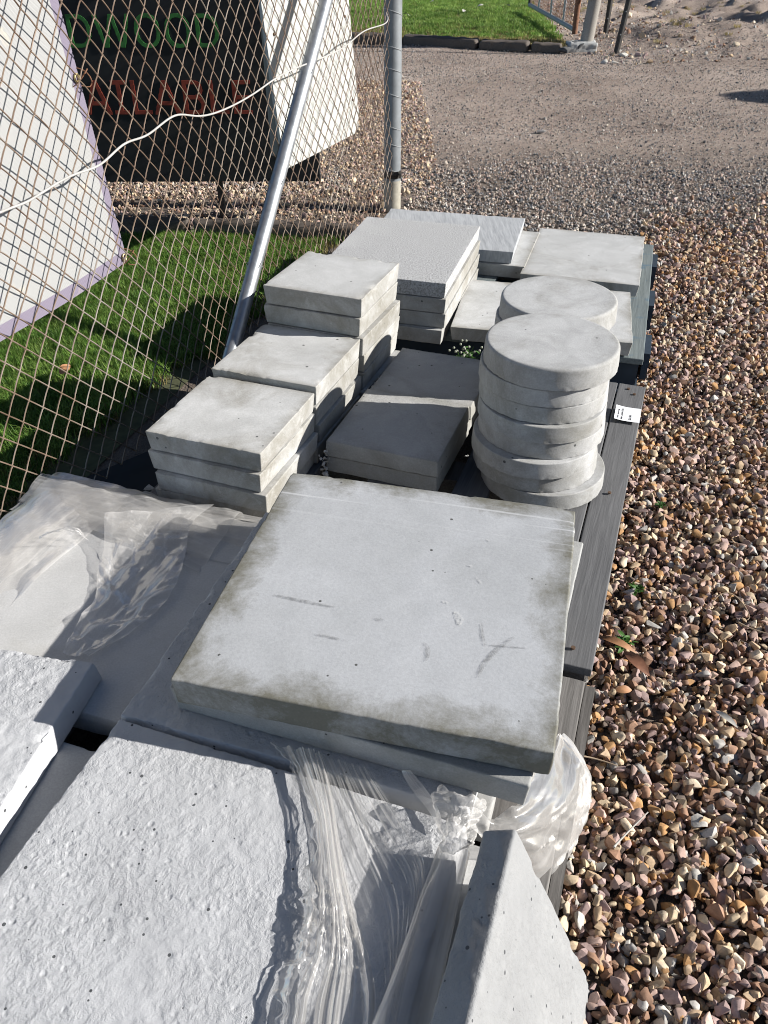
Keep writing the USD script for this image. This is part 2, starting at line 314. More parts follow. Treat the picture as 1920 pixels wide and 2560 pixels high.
# ground: dirt drive, gravel drive, pale earth, by place
ground_mat = mat('earth', {'g': ('geometry', {}), 'sx': ('separate_xyz', {}),
    'n1': ('noise_texture', {'scale': .9, 'detail': 6, 'roughness': .65, 'distortion': .5}),
    'n2': ('noise_texture', {'scale': 26, 'detail': 6, 'roughness': .75}),
    'n3': ('noise_texture', {'scale': 150, 'detail': 3, 'roughness': .7}),
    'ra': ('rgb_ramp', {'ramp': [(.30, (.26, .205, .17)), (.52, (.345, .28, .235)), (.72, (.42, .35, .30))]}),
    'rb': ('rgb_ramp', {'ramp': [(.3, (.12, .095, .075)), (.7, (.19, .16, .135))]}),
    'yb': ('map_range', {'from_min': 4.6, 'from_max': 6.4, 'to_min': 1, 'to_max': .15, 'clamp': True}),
    'ya': ('math', {'math_type': 'multiply_add', 'value2': 1.6, 'value3': -.45}),
    'yc': ('math', {'math_type': 'multiply'}),
    'mx': ('mix_color', {}), 'r3': ('map_range', {'from_min': .3, 'from_max': .7, 'to_min': .65, 'to_max': 1.3}),
    'r2': ('map_range', {'from_min': .3, 'from_max': .7, 'to_min': .75, 'to_max': 1.2}),
    'm2': ('mix_color', {'blend_type': 'multiply', 'fac': 1., 'use_clamp': False}), 'm3': ('mix_color', {'blend_type': 'multiply', 'fac': 1., 'use_clamp': False}),
    'ad': ('math', {'math_type': 'add'}), 'b': ('bump', {'strength': .9, 'distance': .012}),
    'p': ('principled_bsdf', {'roughness': .95, 'specular_ior_level': .15})},
    [('g.position', 'n1.vector'), ('g.position', 'n2.vector'), ('g.position', 'n3.vector'), ('g.position', 'sx.vector'),
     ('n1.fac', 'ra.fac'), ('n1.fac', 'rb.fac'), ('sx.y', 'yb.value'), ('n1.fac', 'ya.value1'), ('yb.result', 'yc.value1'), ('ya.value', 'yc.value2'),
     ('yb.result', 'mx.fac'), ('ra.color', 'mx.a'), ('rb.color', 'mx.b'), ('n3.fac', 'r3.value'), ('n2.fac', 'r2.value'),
     ('mx.result', 'm2.a'), ('r3.result', 'm2.b'), ('m2.result', 'm3.a'), ('r2.result', 'm3.b'), ('m3.result', 'p.base_color'),
     ('n2.fac', 'ad.value1'), ('n3.fac', 'ad.value2'), ('ad.value', 'b.height'), ('b.normal', 'p.normal')])

# ------------------------------------------------------------------ ground
FD = np.array([math.sin(.3), math.cos(.3), 0]); FN = np.array([FD[1], -FD[0], 0]); FP = np.array([.05, 4.6, 0])   # fence line: direction, normal to the yard, post
def fence_x(y): return FP[0] + (y-FP[1])*math.tan(.3)
def terrain(x, y):
    p = np.stack([x, y, 0*x], -1)
    z = (fbm(p*2.2, 4, 5)-.5)*.03
    far = np.clip((y-9.3)/2, 0, 1)*np.clip((x-2.5)/1.2, 0, 1)
    z = z + far*(fbm(p*.9+3, 4, 9)*.55-.12+(fbm(p*5, 3, 4)-.5)*.14)
    z = z - .01
    near = np.exp(-((x-.2)**2+(y-1.8)**2)/3)
    return z*(1-.5*near)*np.clip((60-np.hypot(x, y))/30, 0, 1)
gx = np.unique(np.concatenate([np.linspace(-4.5, 6, 150), np.linspace(6, 14, 30), -4.5-np.geomspace(.5, 400, 14), 14+np.geomspace(.5, 400, 14)]))
gy = np.unique(np.concatenate([np.linspace(-1.5, 18, 260), -1.5-np.geomspace(.5, 400, 14), 18+np.geomspace(.5, 400, 16)]))
GX, GY = np.meshgrid(gx, gy, indexing='ij')
gm, _ = sheet(np.stack([GX, GY, terrain(GX, GY)], -1))
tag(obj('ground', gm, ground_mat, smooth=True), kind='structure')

# ------------------------------------------------------------------ gravel
def stone_proto(seed, flat=.7):
    rng = np.random.default_rng(seed)
    p = rng.normal(size=(13, 3)); p /= np.linalg.norm(p, axis=1, keepdims=True); p *= rng.uniform(.75, 1.0, (13, 1))
    h = trimesh.convex.convex_hull(p*np.array([1, rng.uniform(.62, .9), rng.uniform(.5, flat)]))
    h = h.subdivide()
    v = np.array(h.vertices); c = v*.93
    for _ in range(1):
        h = trimesh.Trimesh(v, h.faces, process=False); v = trimesh.smoothing.filter_laplacian(h, lamb=.22, iterations=1).vertices
    v = v + (noise(v*4+seed, seed)[:, None]-.5)*.12*v
    return trimesh.Trimesh(v, h.faces, process=False)

def stone_mat(name, color, var=.25, scale=1.):
    c = np.array(color)
    return mat(name, {'o': ('object_info', {}), 'g': ('geometry', {}), 'n': ('noise_texture', {'scale': 110*scale, 'detail': 5, 'roughness': .7, 'distortion': .5}),
        'r': ('rgb_ramp', {'ramp': [(.3, tuple(c*(1-var))), (.7, tuple(np.minimum(c*(1+var), 1)))]}),
        'k': ('map_range', {'to_min': .72, 'to_max': 1.25}), 'm': ('mix_color', {'blend_type': 'multiply', 'fac': 1., 'use_clamp': False}),
        'b': ('bump', {'strength': .3, 'distance': .003}), 'p': ('principled_bsdf', {'roughness': .8, 'specular_ior_level': .3})},
        [('g.position', 'n.vector'), ('n.fac', 'r.fac'), ('o.random', 'k.value'), ('r.color', 'm.a'), ('k.result', 'm.b'), ('m.result', 'p.base_color'), ('n.fac', 'b.height'), ('b.normal', 'p.normal')])
tan = [stone_mat('stone_cream', (.50, .41, .30)), stone_mat('stone_buff', (.40, .29, .185)), stone_mat('stone_ochre', (.36, .20, .085)), stone_mat('stone_brown', (.24, .14, .09)),
       stone_mat('stone_mauve', (.30, .215, .195)), stone_mat('stone_grey', (.36, .34, .31)), stone_mat('stone_pink', (.40, .28, .23)), stone_mat('stone_dark', (.10, .075, .06)), stone_mat('stone_sand', (.46, .36, .24))]
grey = [stone_mat('chip_pink', (.34, .255, .21)), stone_mat('chip_sand', (.40, .34, .28)), stone_mat('chip_slate', (.13, .127, .125)), stone_mat('chip_grey', (.22, .215, .21)), stone_mat('chip_tan', (.32, .26, .21)), stone_mat('chip_black', (.055, .055, .058)), stone_mat('chip_pale', (.42, .39, .35))]

def rand_quats(rng, n):
    q = rng.normal(size=(n, 4)); q /= np.linalg.norm(q, axis=1, keepdims=True); return q
def scatter(name, protos, pos, scale, quat, label, catg, idx=None, seed=0):
    path = numbered(f'/World/{name}')
    pi = UsdGeom.PointInstancer.Define(stage, path)
    tgt = []
    for k, (mesh, m_) in enumerate(protos):
        pth = f'{path}/{name}_piece_{k:03d}' if k else f'{path}/{name}_piece'
        usdkit.mesh(stage, pth, mesh, m_, smooth=35 if name.startswith('g') and 'grass' not in name else False); tgt.append(Sdf.Path(pth))
    pi.CreatePrototypesRel().SetTargets(tgt)
    n = len(pos); rng = np.random.default_rng(seed+99)
    idx = rng.integers(0, len(protos), n) if idx is None else idx
    pi.CreateProtoIndicesAttr(Vt.IntArray.FromNumpy(idx.astype(np.int32)))
    pi.CreatePositionsAttr(Vt.Vec3fArray.FromNumpy(pos.astype(np.float32)))
    pi.CreateScalesAttr(Vt.Vec3fArray.FromNumpy(np.ascontiguousarray(scale.astype(np.float32))))
    pi.CreateOrientationsAttr(Vt.QuathArray([Gf.Quath(float(a), float(b), float(c), float(d)) for a, b, c, d in quat]))
    tag(pi.GetPrim(), label, catg, kind='stuff')
    return pi.GetPrim()

PAL_D = np.array([math.sin(.337), math.cos(.337)])
def pallet_edge_x(y):       # x of the right-hand edge of the row of pallets
    return np.where(y < 2.3, .406+(y-1.081)*.3545, .853+(y-2.425)*.297)
rng = np.random.default_rng(3)
def in_view(x, y, m=.35):
    d = y*cp + EYE*sp
    return (np.abs(x) < d*.473+m)
# coarse tan gravel along the pallets
n = 210000
x = rng.uniform(.1, 4.2, n); y = rng.uniform(.1, 5.0, n)
edge = pallet_edge_x(y); e2 = y - 4.1 - .35*(fbm(np.stack([x*1.3, y*0, x*0], -1), 3, 4)-.5)*2 + np.clip(x-1.2, 0, 9)*.12
dens = 1/(1+np.exp(e2/.16))
keep = (x > edge-.06) & in_view(x, y, 1.4) & (rng.random(n) < dens)
x, y = x[keep], y[keep]; n = len(x)
big = .0116*np.exp(np.clip(rng.normal(0, .36, n), -.9, .62))
z = terrain(x, y) + big*.3 + rng.random(n)**1.3*.024
protos = [(stone_proto(100+3*i+k), tan[i]) for i in range(len(tan)) for k in range(3)]
w = np.repeat(np.array([.9, 1.9, 1.3, 2.3, 2.2, 1.0, 2.2, 1.0, 1.3]), 3); w /= w.sum()
scatter('gravel', protos, np.stack([x, y, z], -1), np.repeat(big[:, None], 3, 1), rand_quats(rng, n), 'coarse tan and brown gravel along the pallets', 'gravel', rng.choice(len(protos), n, p=w))
def kerb_edge(x): return np.where(x < 2.2, np.interp(x, [-3, .2, 1.1, 2.06, 2.5], [12.1, 11.12, 10.78, 10.46, 10.4]), 99.)
# grey finer gravel beyond the pallets, thinning out over the dirt drive
n = 250000
y = 3.2 + 8.6*rng.random(n)**1.35; x = rng.uniform(-1.6, 5.2, n)
pn = fbm(np.stack([x*.7, y*1.5, 0*x], -1), 4, 12)
pp = np.where(y < 5.4, np.clip((y-3.75+np.clip(x-1.2, 0, 9)*.15)/.5, 0, 1), np.clip(.60-(y-5.4)*.07+(pn-.5)*1.6, .33, 1))
keep = ((x > fence_x(y)+.05) | (y > 4.9)) & (x > -1.6+.0*y) & (y < kerb_edge(x)-.05) & in_view(x, y, .9) & (rng.random(n) < pp) & ~((x < 1.35) & (y < 3.75))
x, y = x[keep], y[keep]; n = len(x)
s = .0068*np.exp(rng.normal(0, .32, n))*np.where(y > 5.6, .9, 1.1)
protos = [(stone_proto(300+2*i+k), grey[i]) for i in range(len(grey)) for k in range(2)]
w = np.repeat(np.array([2.2, 1.8, 1.0, 1.5, 1.8, .6, 1.0]), 2); w /= w.sum()
scatter('gravel_chips', protos, np.stack([x, y, terrain(x, y)+s*.4+.004*rng.random(n)], -1), np.repeat(s[:, None], 3, 1), rand_quats(rng, n), 'fine dark grey gravel scattered over the dirt drive', 'gravel', rng.choice(len(protos), n, p=w))
# tan gravel bed beyond the fence, under the signs
n = 26000
y = rng.uniform(4.25, 8.6, n); x = rng.uniform(-3.2, .35, n)
keep = (rng.random(n) < np.where(x < fence_x(y)-.02, 1, np.where(y > 4.75, np.exp(-np.maximum(x-fence_x(y), 0)/.22-.25*(y-4.7)), 0))) & in_view(x, y, .3)
x, y = x[keep], y[keep]; n = len(x); s = .0105*np.exp(rng.normal(0, .3, n))
protos = [(stone_proto(400+2*i+k), tan[i]) for i in (0, 1, 3, 4, 6, 8) for k in range(2)]
scatter('gravel_bed', protos, np.stack([x, y, terrain(x, y)+s*.4+.008*rng.random(n)], -1), np.repeat(s[:, None], 3, 1), rand_quats(rng, n), 'pinkish tan gravel bed beneath the signs behind the fence', 'gravel')
# rubble in the dirt at the foot of the mounds
n = 5000
y = rng.uniform(9.6, 16, n); x = rng.uniform(2.3, 6.5, n)
s = .014*np.exp(rng.normal(0, .5, n))
keep = rng.random(n) < np.clip(1.1-(x-2.4)*.35, .18, 1); x, y, s = x[keep], y[keep], s[keep]; n = len(x)
protos = [(stone_proto(500+i), tan[i]) for i in (0, 1, 4, 5, 3)]
scatter('gravel_rubble', protos, np.stack([x, y, terrain(x, y)+s*.3], -1), np.repeat(s[:, None], 3, 1), rand_quats(rng, n), 'loose stones strewn over the bare dirt near the gate post', 'gravel')

# ------------------------------------------------------------------ lawns
def grass_mat(name, c):
    c = np.array(c)
    return mat(name, {'o': ('object_info', {}), 'k': ('map_range', {'to_min': .6, 'to_max': 1.4}), 'm': ('mix_color', {'blend_type': 'multiply', 'fac': 1., 'a': tuple(c), 'use_clamp': False}),
        'd': ('principled_bsdf', {'roughness': .55, 'specular_ior_level': .3}), 't': ('translucent_bsdf', {}), 'x': ('mix_closure', {'fac': .35})},
        [('o.random', 'k.value'), ('k.result', 'm.b'), ('m.result', 'd.base_color'), ('m.result', 't.color'), ('d.BSDF', 'x.closure1'), ('t.BSDF', 'x.closure2')], surface='x.closure')
GR = [grass_mat('grass_green', (.105, .205, .03)), grass_mat('grass_light', (.18, .28, .055)), grass_mat('grass_deep', (.07, .155, .022)), grass_mat('grass_straw', (.22, .18, .07))]
def tuft(seed, nb=34, R=.035, h=.045, w=.0022):
    rng = np.random.default_rng(seed); V, F = [], []
    for b in range(nb):
        a = rng.uniform(0, 2*np.pi); r = R*math.sqrt(rng.random()); o = np.array([r*math.cos(a), r*math.sin(a), 0])
        az = rng.uniform(0, 2*np.pi); hh = h*rng.uniform(.5, 1.2); lean = hh*rng.uniform(.15, .9)
        d = np.array([math.cos(az), math.sin(az), 0]); s_ = np.array([-d[1], d[0], 0])*w*rng.uniform(.7, 1.3)
        k = len(V)
        mid = o+d*lean*.35+np.array([0, 0, hh*.6]); tip = o+d*lean+np.array([0, 0, hh*(1-.25*lean/hh)])
        V += [o-s_/2, o+s_/2, mid-s_*.4, mid+s_*.4, tip]; F += [[k, k+1, k+3], [k, k+3, k+2], [k+2, k+3, k+4]]
    return trimesh.Trimesh(V, F, process=False)
GF = [grass_mat('far_grass_green', (.17, .29, .05)), grass_mat('far_grass_light', (.25, .34, .08)), grass_mat('far_grass_deep', (.12, .22, .04)), grass_mat('far_grass_straw', (.33, .27, .11))]
soil = plain('lawn_soil', (.06, .065, .03), rough=.95, var=.35, scale=30, bump=.5)
def lawn(name, label, poly_keep, xr, yr, n, R, h, w, seed, straw, base_z, GR=GR):
    rng = np.random.default_rng(seed)
    x = rng.uniform(*xr, n); y = rng.uniform(*yr, n)
    k = poly_keep(x, y); x, y = x[k], y[k]; n = len(x)
    protos = [(tuft(seed+i, R=R, h=h, w=w), GR[i % 3]) for i in range(9)] + [(tuft(seed+20+i, R=R, h=h*.7, w=w), GR[3]) for i in range(2)]
    pat = fbm(np.stack([x*2, y*2, 0*x], -1), 3, seed)
    idx = rng.integers(0, 9, n); st = rng.random(n) < straw(x, y)*(.5+pat); idx[st] = 9+rng.integers(0, 2, st.sum())
    a = rng.uniform(0, 2*np.pi, n); q = np.stack([np.cos(a/2), 0*a, 0*a, np.sin(a/2)], 1)
    s = (.7+.6*pat)[:, None]*np.array([1, 1, 1.])[None]*rng.uniform(.8, 1.2, (n, 1))
    return scatter(name, protos, np.stack([x, y, terrain(x, y)+base_z], -1), s, q, label, 'grass', idx)
def lk(x, y):
    b = fence_x(y)-.06-.10*(fbm(np.stack([y*3, 0*y, 0*y], -1), 3, 2))-np.where(y < 2.75, .12, 0)
    return (x < b) & (y < 4.12) & in_view(x, y, .5)
gl, _ = sheet(np.stack([*np.meshgrid(np.linspace(-4, 0, 60), np.linspace(.8, 4.2, 60), indexing='ij'), np.zeros((60, 60))], -1))
v = np.array(gl.vertices); v[:, 0] = np.minimum(v[:, 0], fence_x(v[:, 1])-.12); v[:, 2] = terrain(v[:, 0], v[:, 1])+.004
tag(obj('lawn_ground', trimesh.Trimesh(v, gl.faces, process=False), soil), kind='structure')
lawn('grass', 'mown green lawn between the chain link fence and the black sign', lk, (-3, 0), (1.0, 4.15), 17000, .035, .045, .0024, 40, lambda x, y: .35*np.clip(fbm(np.stack([x*1.7, y*1.7, 0*x], -1), 3, 61)*3-1.2, .15, 1)+.5*np.exp((x-fence_x(y)+.1)/.12), .002)
def kerb_y(x): return np.interp(x, [-3, .2, 1.1, 2.06, 2.5], [12.1, 11.12, 10.78, 10.46, 10.4])
def lk2(x, y): return (y > kerb_y(x)+.05) & in_view(x, y, .6) & (x < 2.1+(y-10.7)*.06)
gx2 = np.linspace(-4, 2.15, 40); gl2 = np.stack([np.stack([np.full(30, a), kerb_y(a)+.12+np.linspace(0, 9, 30)], -1) for a in gx2])
gl2 = np.concatenate([gl2, terrain(gl2[..., 0], gl2[..., 1])[..., None]+.05], -1)
gl2m, _ = sheet(gl2); tag(obj('lawn_ground', gl2m, soil), kind='structure')
lawn('grass', 'sunlit green lawn behind the timber edging beyond the drive', lk2, (-4, 2.4), (10.3, 19), 15000, .07, .05, .006, 70, lambda x, y: .10+1.6*np.exp(-(y-kerb_y(x))/.55), .05, GF)
lawn('dry_grass', 'dry straw tufts on the bare dirt mounds', lambda x, y: (x > 2.75) & (rng.random(len(x)) < np.clip(fbm(np.stack([x*1.5, y*1.5, 0*x], -1), 3, 44)*3-1.25, 0, 1)), (2.7, 6.5), (10.6, 17), 500, .05, .07, .004, 90, lambda x, y: np.full(len(x), 9.), 0., GF)

# ------------------------------------------------------------------ fence: post, brace, woven wires
post_z = 1.95
fence = thing('chain_link_fence', 'rusty chain link fence with a grey corner post and a slanting brace pipe', 'fence')
def fpt(s, z, off=0.):     # s metres back from the post along the fence
    return FP[None]-FD[None]*np.asarray(s)[:, None]+FN[None]*np.broadcast_to(off, np.shape(s))[:, None]+np.array([0, 0, 1.])[None]*np.asarray(z)[:, None]
P2, ROW, Z0 = .0375, .0385, .055
NR = int((1.86-Z0)/ROW)
rngf = np.random.default_rng(8)
def sag(s, z):             # the mesh is slack: it bellies out and leans a little
    p = np.stack([s*1.2, z*1.5, 0*s], -1)
    return (fbm(p, 3, 31)-.5)*.05, (fbm(p+9, 3, 32)-.5)*.03
for k in range(112):
    s0 = .06 + k*P2
    j = np.arange(NR+1)
    sub = np.array([0, .1, .35, .65, .9])
    jj = np.repeat(j[:-1], 5); f = np.append(np.tile(sub, NR), 0.); jj = np.append(jj, NR)
    t = jj+f; up = (jj+k) % 2 == 0
    hx = np.where(up, f, 1-f)
    hook = np.where(f == 0, np.where(up, -.06, .06), 0)     # each bend hooks past its neighbour
    s = s0 + (hx+hook)*P2
    off = np.where(up, 1., -1.)*.0017*np.sin(np.pi*f)
    z = Z0 + t*ROW
    bottom = 0
    if k > 48: z = z - .0
    dn, dz = sag(s, z)
    P = fpt(s, z+dz, off+dn)
    obj('wire', tube(P, .0018, 5), M_wire, fence)
# selvedge wires along the post edge
ppost = obj('post', cat([tube([[FP[0], FP[1], -.05], [FP[0], FP[1], post_z]], .0445, 28)]), M_post, fence, smooth=40)
obj('post_foot', tube([[FP[0], FP[1], -.05], [FP[0], FP[1], .15]], .0462, 28), M_foot, ppost, smooth=40)
for i in range(15):
    zz = .20+i*.118+.02*math.sin(i*2.3)
    for kk in range(2 if i in (7, 11) else 1):
        a = np.linspace(-.4, 2*np.pi+.4, 30); R_ = .0455
        obj('wire_wrap', tube(np.stack([FP[0]+R_*np.cos(a), FP[1]+R_*np.sin(a), zz+.025*kk-.016*np.cos(a-.4+.3*math.sin(i))], -1), .0017, 5), M_tie, ppost)
clamp = [tube([[FP[0], FP[1], .165], [FP[0], FP[1], .20]], .049, 26)]
for sg in (-1, 1):
    c = trimesh.creation.cylinder(.02, .007, sections=18); c.apply_transform(trimesh.transformations.rotation_matrix(math.pi/2, (0, 1, 0))); c.apply_translation((FP[0]+sg*.036+.004, FP[1]-.055, .19)); clamp.append(c)
clamp.append(tube([[FP[0]-.035, FP[1]-.055, .19], [FP[0]+.045, FP[1]-.055, .19]], .005, 8))
obj('clamp', cat(clamp), M_steel_dark, ppost, smooth=40)
B0 = np.array([-.53, 2.658, .101]); Bd = np.array([.313, 1.011, .951])
brace_pts = [B0+Bd*t for t in (-.105, 0, .6, 1.2, 1.86)]
obj('brace', tube(brace_pts, .0255, 24), M_galv, fence, smooth=40)
obj('top_pipe', tube(fpt(np.array([0., 4.6]), np.array([1.9, 1.9])), .02, 16), M_galv, fence, smooth=40)
for zt in (.30, .52, .83, 1.2):
    a = np.linspace(0, 6.6, 16); t_ = (zt-B0[2])/Bd[2]; c = B0+Bd*t_
    obj('tie_wire', tube(np.stack([c[0]+.0275*np.cos(a), c[1]+.0275*np.sin(a), c[2]+.012*np.sin(a)+.003*a], -1), .0014, 5), M_tie, fence)

# white cable woven along the fence
cz = np.array([[-1.0, 1.17, .825], [-.9, 1.49, .832], [-.815, 1.769, .829], [-.787, 1.859, .828], [-.744, 1.999, .839], [-.708, 2.117, .836], [-.673, 2.229, .858], [-.638, 2.341, .857], [-.595, 2.481, .875], [-.555, 2.609, .85], [-.498, 2.795, .837], [-.426, 3.029, .849], [-.342, 3.299, .868], [-.191, 3.787, .869], [-.099, 4.085, .90], [-.013, 4.364, .898], [.005, 4.545, .93]])
from scipy.interpolate import CubicSpline
tt = np.arange(len(cz)); cs = CubicSpline(tt, cz)(np.linspace(0, len(cz)-1, 150)); cs = cs + FN*.012
tag(obj('cable', tube(cs, .0028, 8), M_cable, smooth=True), 'thin white cable strung in a wavy line along the chain link fence', 'cable')

# ------------------------------------------------------------------ signs behind the fence
bn = thing('mesh_banner', 'white mesh fabric banner with a purple edge hung on the fence at left', 'banner')
def bpt(s, z): 
    off = -.055-.10*np.clip((z-.5)/1.0, 0, 1)+.006*np.sin(s*9+z*4)
    return FP-FD*s+FN*off+np.array([0, 0, z])
S0 = (4.6-2.27)/math.cos(.3); BW = .033
def bsheet(s0, s1, z0, z1, n=40, m=30):
    P = np.array([[bpt(a, b) for b in np.linspace(z0, z1, m)] for a in np.linspace(s0, s1, n)])
    me, uv = sheet(P); uv = np.stack([np.linspace(s0, s1, n).repeat(m), np.tile(np.linspace(z0, z1, m), n)], 1)
    return me, uv
zb = .532
me, uv = bsheet(S0+BW, S0+2.2, zb+BW, 1.75); obj('fabric', me, M_banner, bn, uv=uv, smooth=True)
me, uv = bsheet(S0, S0+BW, zb, 1.75, 6, 40); obj('purple_border', me, M_purple, bn, uv=uv, smooth=True)
me, uv = bsheet(S0+BW, S0+2.2, zb, zb+BW, 40, 5); obj('purple_border', me, M_purple, bn, uv=uv, smooth=True)
for s_, z_ in ((S0+.016, 1.0), (S0+.016, zb+.016), (S0+.016, 1.42)):
    a = rings(18); c = bpt(s_, z_)+FN*.004
    P = c+.009*np.cos(a)[:, None]*FD+.009*np.sin(a)[:, None]*np.array([0, 0, 1.])
    obj('eyelet', tube(P, .003, 6, closed=True), M_grommet, bn, smooth=True)
    a = np.linspace(0, 9, 26); P = c+FN*.03*np.sin(a)[:, None]+.022*np.cos(a*.9)[:, None]*FD+(.02*np.sin(a*1.3)*1)[:, None]*np.array([0, 0, 1.])
    obj('tie_wire', tube(P, .0014, 5), M_rust, bn)

def letters(text, x0, x1, z0, z1, y, material, parent, name='letter', widths=None):
    m = meshkit.text_mesh(text, 1.0, depth=.004)
    v = np.array(m.vertices); b = v.min(0), v.max(0)
    X = x0+(v[:, 0]-b[0][0])/(b[1][0]-b[0][0])*(x1-x0); Z = z0+(v[:, 1]-b[0][1])/(b[1][1]-b[0][1])*(z1-z0)
    return obj(name, trimesh.Trimesh(np.stack([X, y-v[:, 2], Z], -1), m.faces[:, ::-1] if False else m.faces, process=False), material, parent)
bs = thing('black_sign', 'black sign board with green and red lettering on a short post behind the fence', 'sign')
obj('board', roundbox_grid(1.9, .035, 1.25, .004, .2).apply_translation((-1.275, 4.42, .193+.625)), M_black, bs)
letters('DWOOD', -1.475, -.77, .802, .942, 4.4015, M_green, bs, 'green_letters')
letters('VAILABLE', -1.60, -.645, .513, .665, 4.4015, M_red, bs, 'red_letters')
obj('frame_rail', box(-2.2, -.33, 4.44, 4.47, .20, .235), M_steel_dark, bs)
obj('sign_post', box(-.875, -.845, 4.441, 4.471, -.05, .199), M_steel_dark, bs)
for x_ in (-.345, -.93):
    c = trimesh.creation.cylinder(.008, .012, sections=12); c.apply_transform(trimesh.transformations.rotation_matrix(math.pi/2, (1, 0, 0))); c.apply_translation((x_, 4.4, .225)); obj('bolt', c, M_steel_dark, bs)
ws = thing('white_sign', 'plain white sign sheet with a clipped lower corner behind the brace pipe', 'sign')
A_ = np.array([-.402, 3.5, 0]); Bq = np.array([-.108, 4.21, 0]); wd = (Bq-A_); L_ = np.linalg.norm(wd); wd /= L_; wn = np.array([wd[1], -wd[0], 0])
from shapely.geometry import Polygon
pg = Polygon([(0, .476), (L_-.07, .476), (L_-.02, .50), (L_, .56), (L_, 1.7), (0, 1.7)])
ex = trimesh.creation.extrude_polygon(pg, .012, engine='earcut'); v = np.array(ex.vertices)
W_ = A_+v[:, :1]*wd-v[:, 2:]*wn+np.stack([0*v[:, 0], 0*v[:, 0], v[:, 1]], -1) - wn*np.maximum(v[:, 1:2]-.476, 0)*.085
wm = trimesh.Trimesh(W_, ex.faces, process=False); wm.fix_normals()
obj('sheet', wm, M_white, ws)
obj('back_batten', box(0, .03, 0, .03, 0, 1.1).apply_translation((-.46, 3.55, .52)), M_white, ws)
for zz in (.62, .95, 1.25):
    for s_ in (.06, L_-.06):
        c = A_+wd*s_+np.array([0, 0, zz])-wn*((zz-.476)*.085-.002); q = trimesh.creation.icosphere(1, .006); q.apply_translation(c); obj('screw', q, M_screw, ws)

# timber edging at the end of the near lawn
def sleeper(P, w, h, seed, mat_, label, z0=-.02):
    P = np.array(P, float); d = P[1]-P[0]; L = np.linalg.norm(d)
    m = roundbox_grid(L, w, h, .03, .03); v = np.array(m.vertices); v += (fbm(v*12+seed, 4, seed)[:, None]-.5)*.045*m.vertex_normals
    return tag(obj('timber_edging', trimesh.Trimesh(v, m.faces, process=False), mat_, loc=[*((P[0]+P[1])/2), z0+h/2], yaw=math.atan2(d[1], d[0]), smooth=50), label, 'edging')
sleeper([[-1.95, 4.26], [-.98, 4.17]], .07, .10, 1, W_sleeper, 'dark timber edging board beneath the black sign, left of the sign post')
sleeper([[-.97, 4.17], [-.12, 4.07]], .07, .10, 2, W_sleeper, 'dark timber edging board at the foot of the black sign, right of the sign post')
for i, (a, b, lb) in enumerate([((-1.3, 11.35), (.22, 11.12), 'dark timber kerb log seen through the fence beside the post'), ((.26, 11.12), (1.1, 10.76), 'dark timber kerb log along the far lawn, right beside the grey post'),
                                ((1.13, 10.75), (1.66, 10.56), 'dark timber kerb log in the middle of the far lawn edge'), ((1.69, 10.55), (2.02, 10.47), 'short dark timber kerb log nearest the gate post')]):
    sleeper([a, b], .16, .125-.008*i, 5+i, W_sleeper, lb)
def rock(seed, s, loc, mat_, label, stretch=(1, .8, .6)):
    m = stone_proto(seed); v = np.array(m.vertices)*np.array(stretch)*s
    return tag(obj('rock', trimesh.Trimesh(v, m.faces, process=False), mat_, loc=loc), label, 'rock')
R_dark = plain('dark_rock', (.07, .07, .07), rough=.9, var=.35, scale=18, bump=.4)
R_pale = plain('pale_rock', (.42, .40, .36), rough=.9, var=.2, scale=18, bump=.4)
rock(700, .12, (2.05, 10.42, .02), R_dark, 'dark angular rock at the foot of the open gate, left one')
rock(701, .15, (2.19, 10.55, .04), R_dark, 'dark flat rock between the gate foot and the kerb log', (1.1, .9, .7))
rock(702, .075, (2.63, 10.08, .02), R_pale, 'pale yellowish rock beside the leaning star picket')
rock(703, .055, (2.42, 9.62, .01), R_pale, 'small white stone on the drive in front of the gate post')
rock(704, .085, (3.35, 10.12, .02), plain('tan_rock', (.30, .22, .15), rough=.9, var=.2, scale=18, bump=.4), 'tan rock lying on the dirt right of the star picket')
rock(705, .05, (1.16, 6.42, .01), plain('grey_drive_stone', (.30, .28, .26), rough=.9, var=.2, bump=.4), 'single larger grey stone on the dirt drive')

# ------------------------------------------------------------------ gate at the far side of the drive
gp = thing('gate_post', 'leaning grey timber gate post on a lump of concrete across the drive', 'post')
obj('post', tube([[2.33, 10.71, -.1], [2.40, 10.73, .7], [2.47, 10.75, 1.5]], [.075, .07, .066], 20), wood('gate_post_timber', (.16, .145, .125), (.33, .31, .28), 0), gp, smooth=40)
fm = roundbox_grid(.34, .28, .12, .03, .03); v = np.array(fm.vertices); v += (fbm(v*9, 3, 3)[:, None]-.5)*.06*fm.vertex_normals
obj('footing', trimesh.Trimesh(v, fm.faces, process=False).apply_translation((2.27, 10.63, .02)), C_old, gp)
obj('gate_hinge', tube([[2.26+.085*math.cos(a)+.07, 10.72+.085*math.sin(a), .5] for a in np.linspace(0, 6.28, 14)], .012, 6), M_rust, gp)
gt = thing('field_gate', 'open steel gate with thin bars swung back beside the gate post', 'gate')
G0, G1 = np.array([2.22, 10.84, 0]), np.array([2.12, 13.75, 0])
def gpt(t, z): return G0+(G1-G0)*t+np.array([0, 0, z])
obj('bottom_rail', tube([gpt(0, .17), gpt(1, .17)], .027, 10), M_post, gt, smooth=40)
obj('top_rail', tube([gpt(0, 1.4), gpt(1, 1.4)], .027, 10), M_post, gt, smooth=40)
obj('hinge_stile', tube([gpt(0, .13), gpt(0, 1.43)], .032, 10), M_rust, gt, smooth=40)
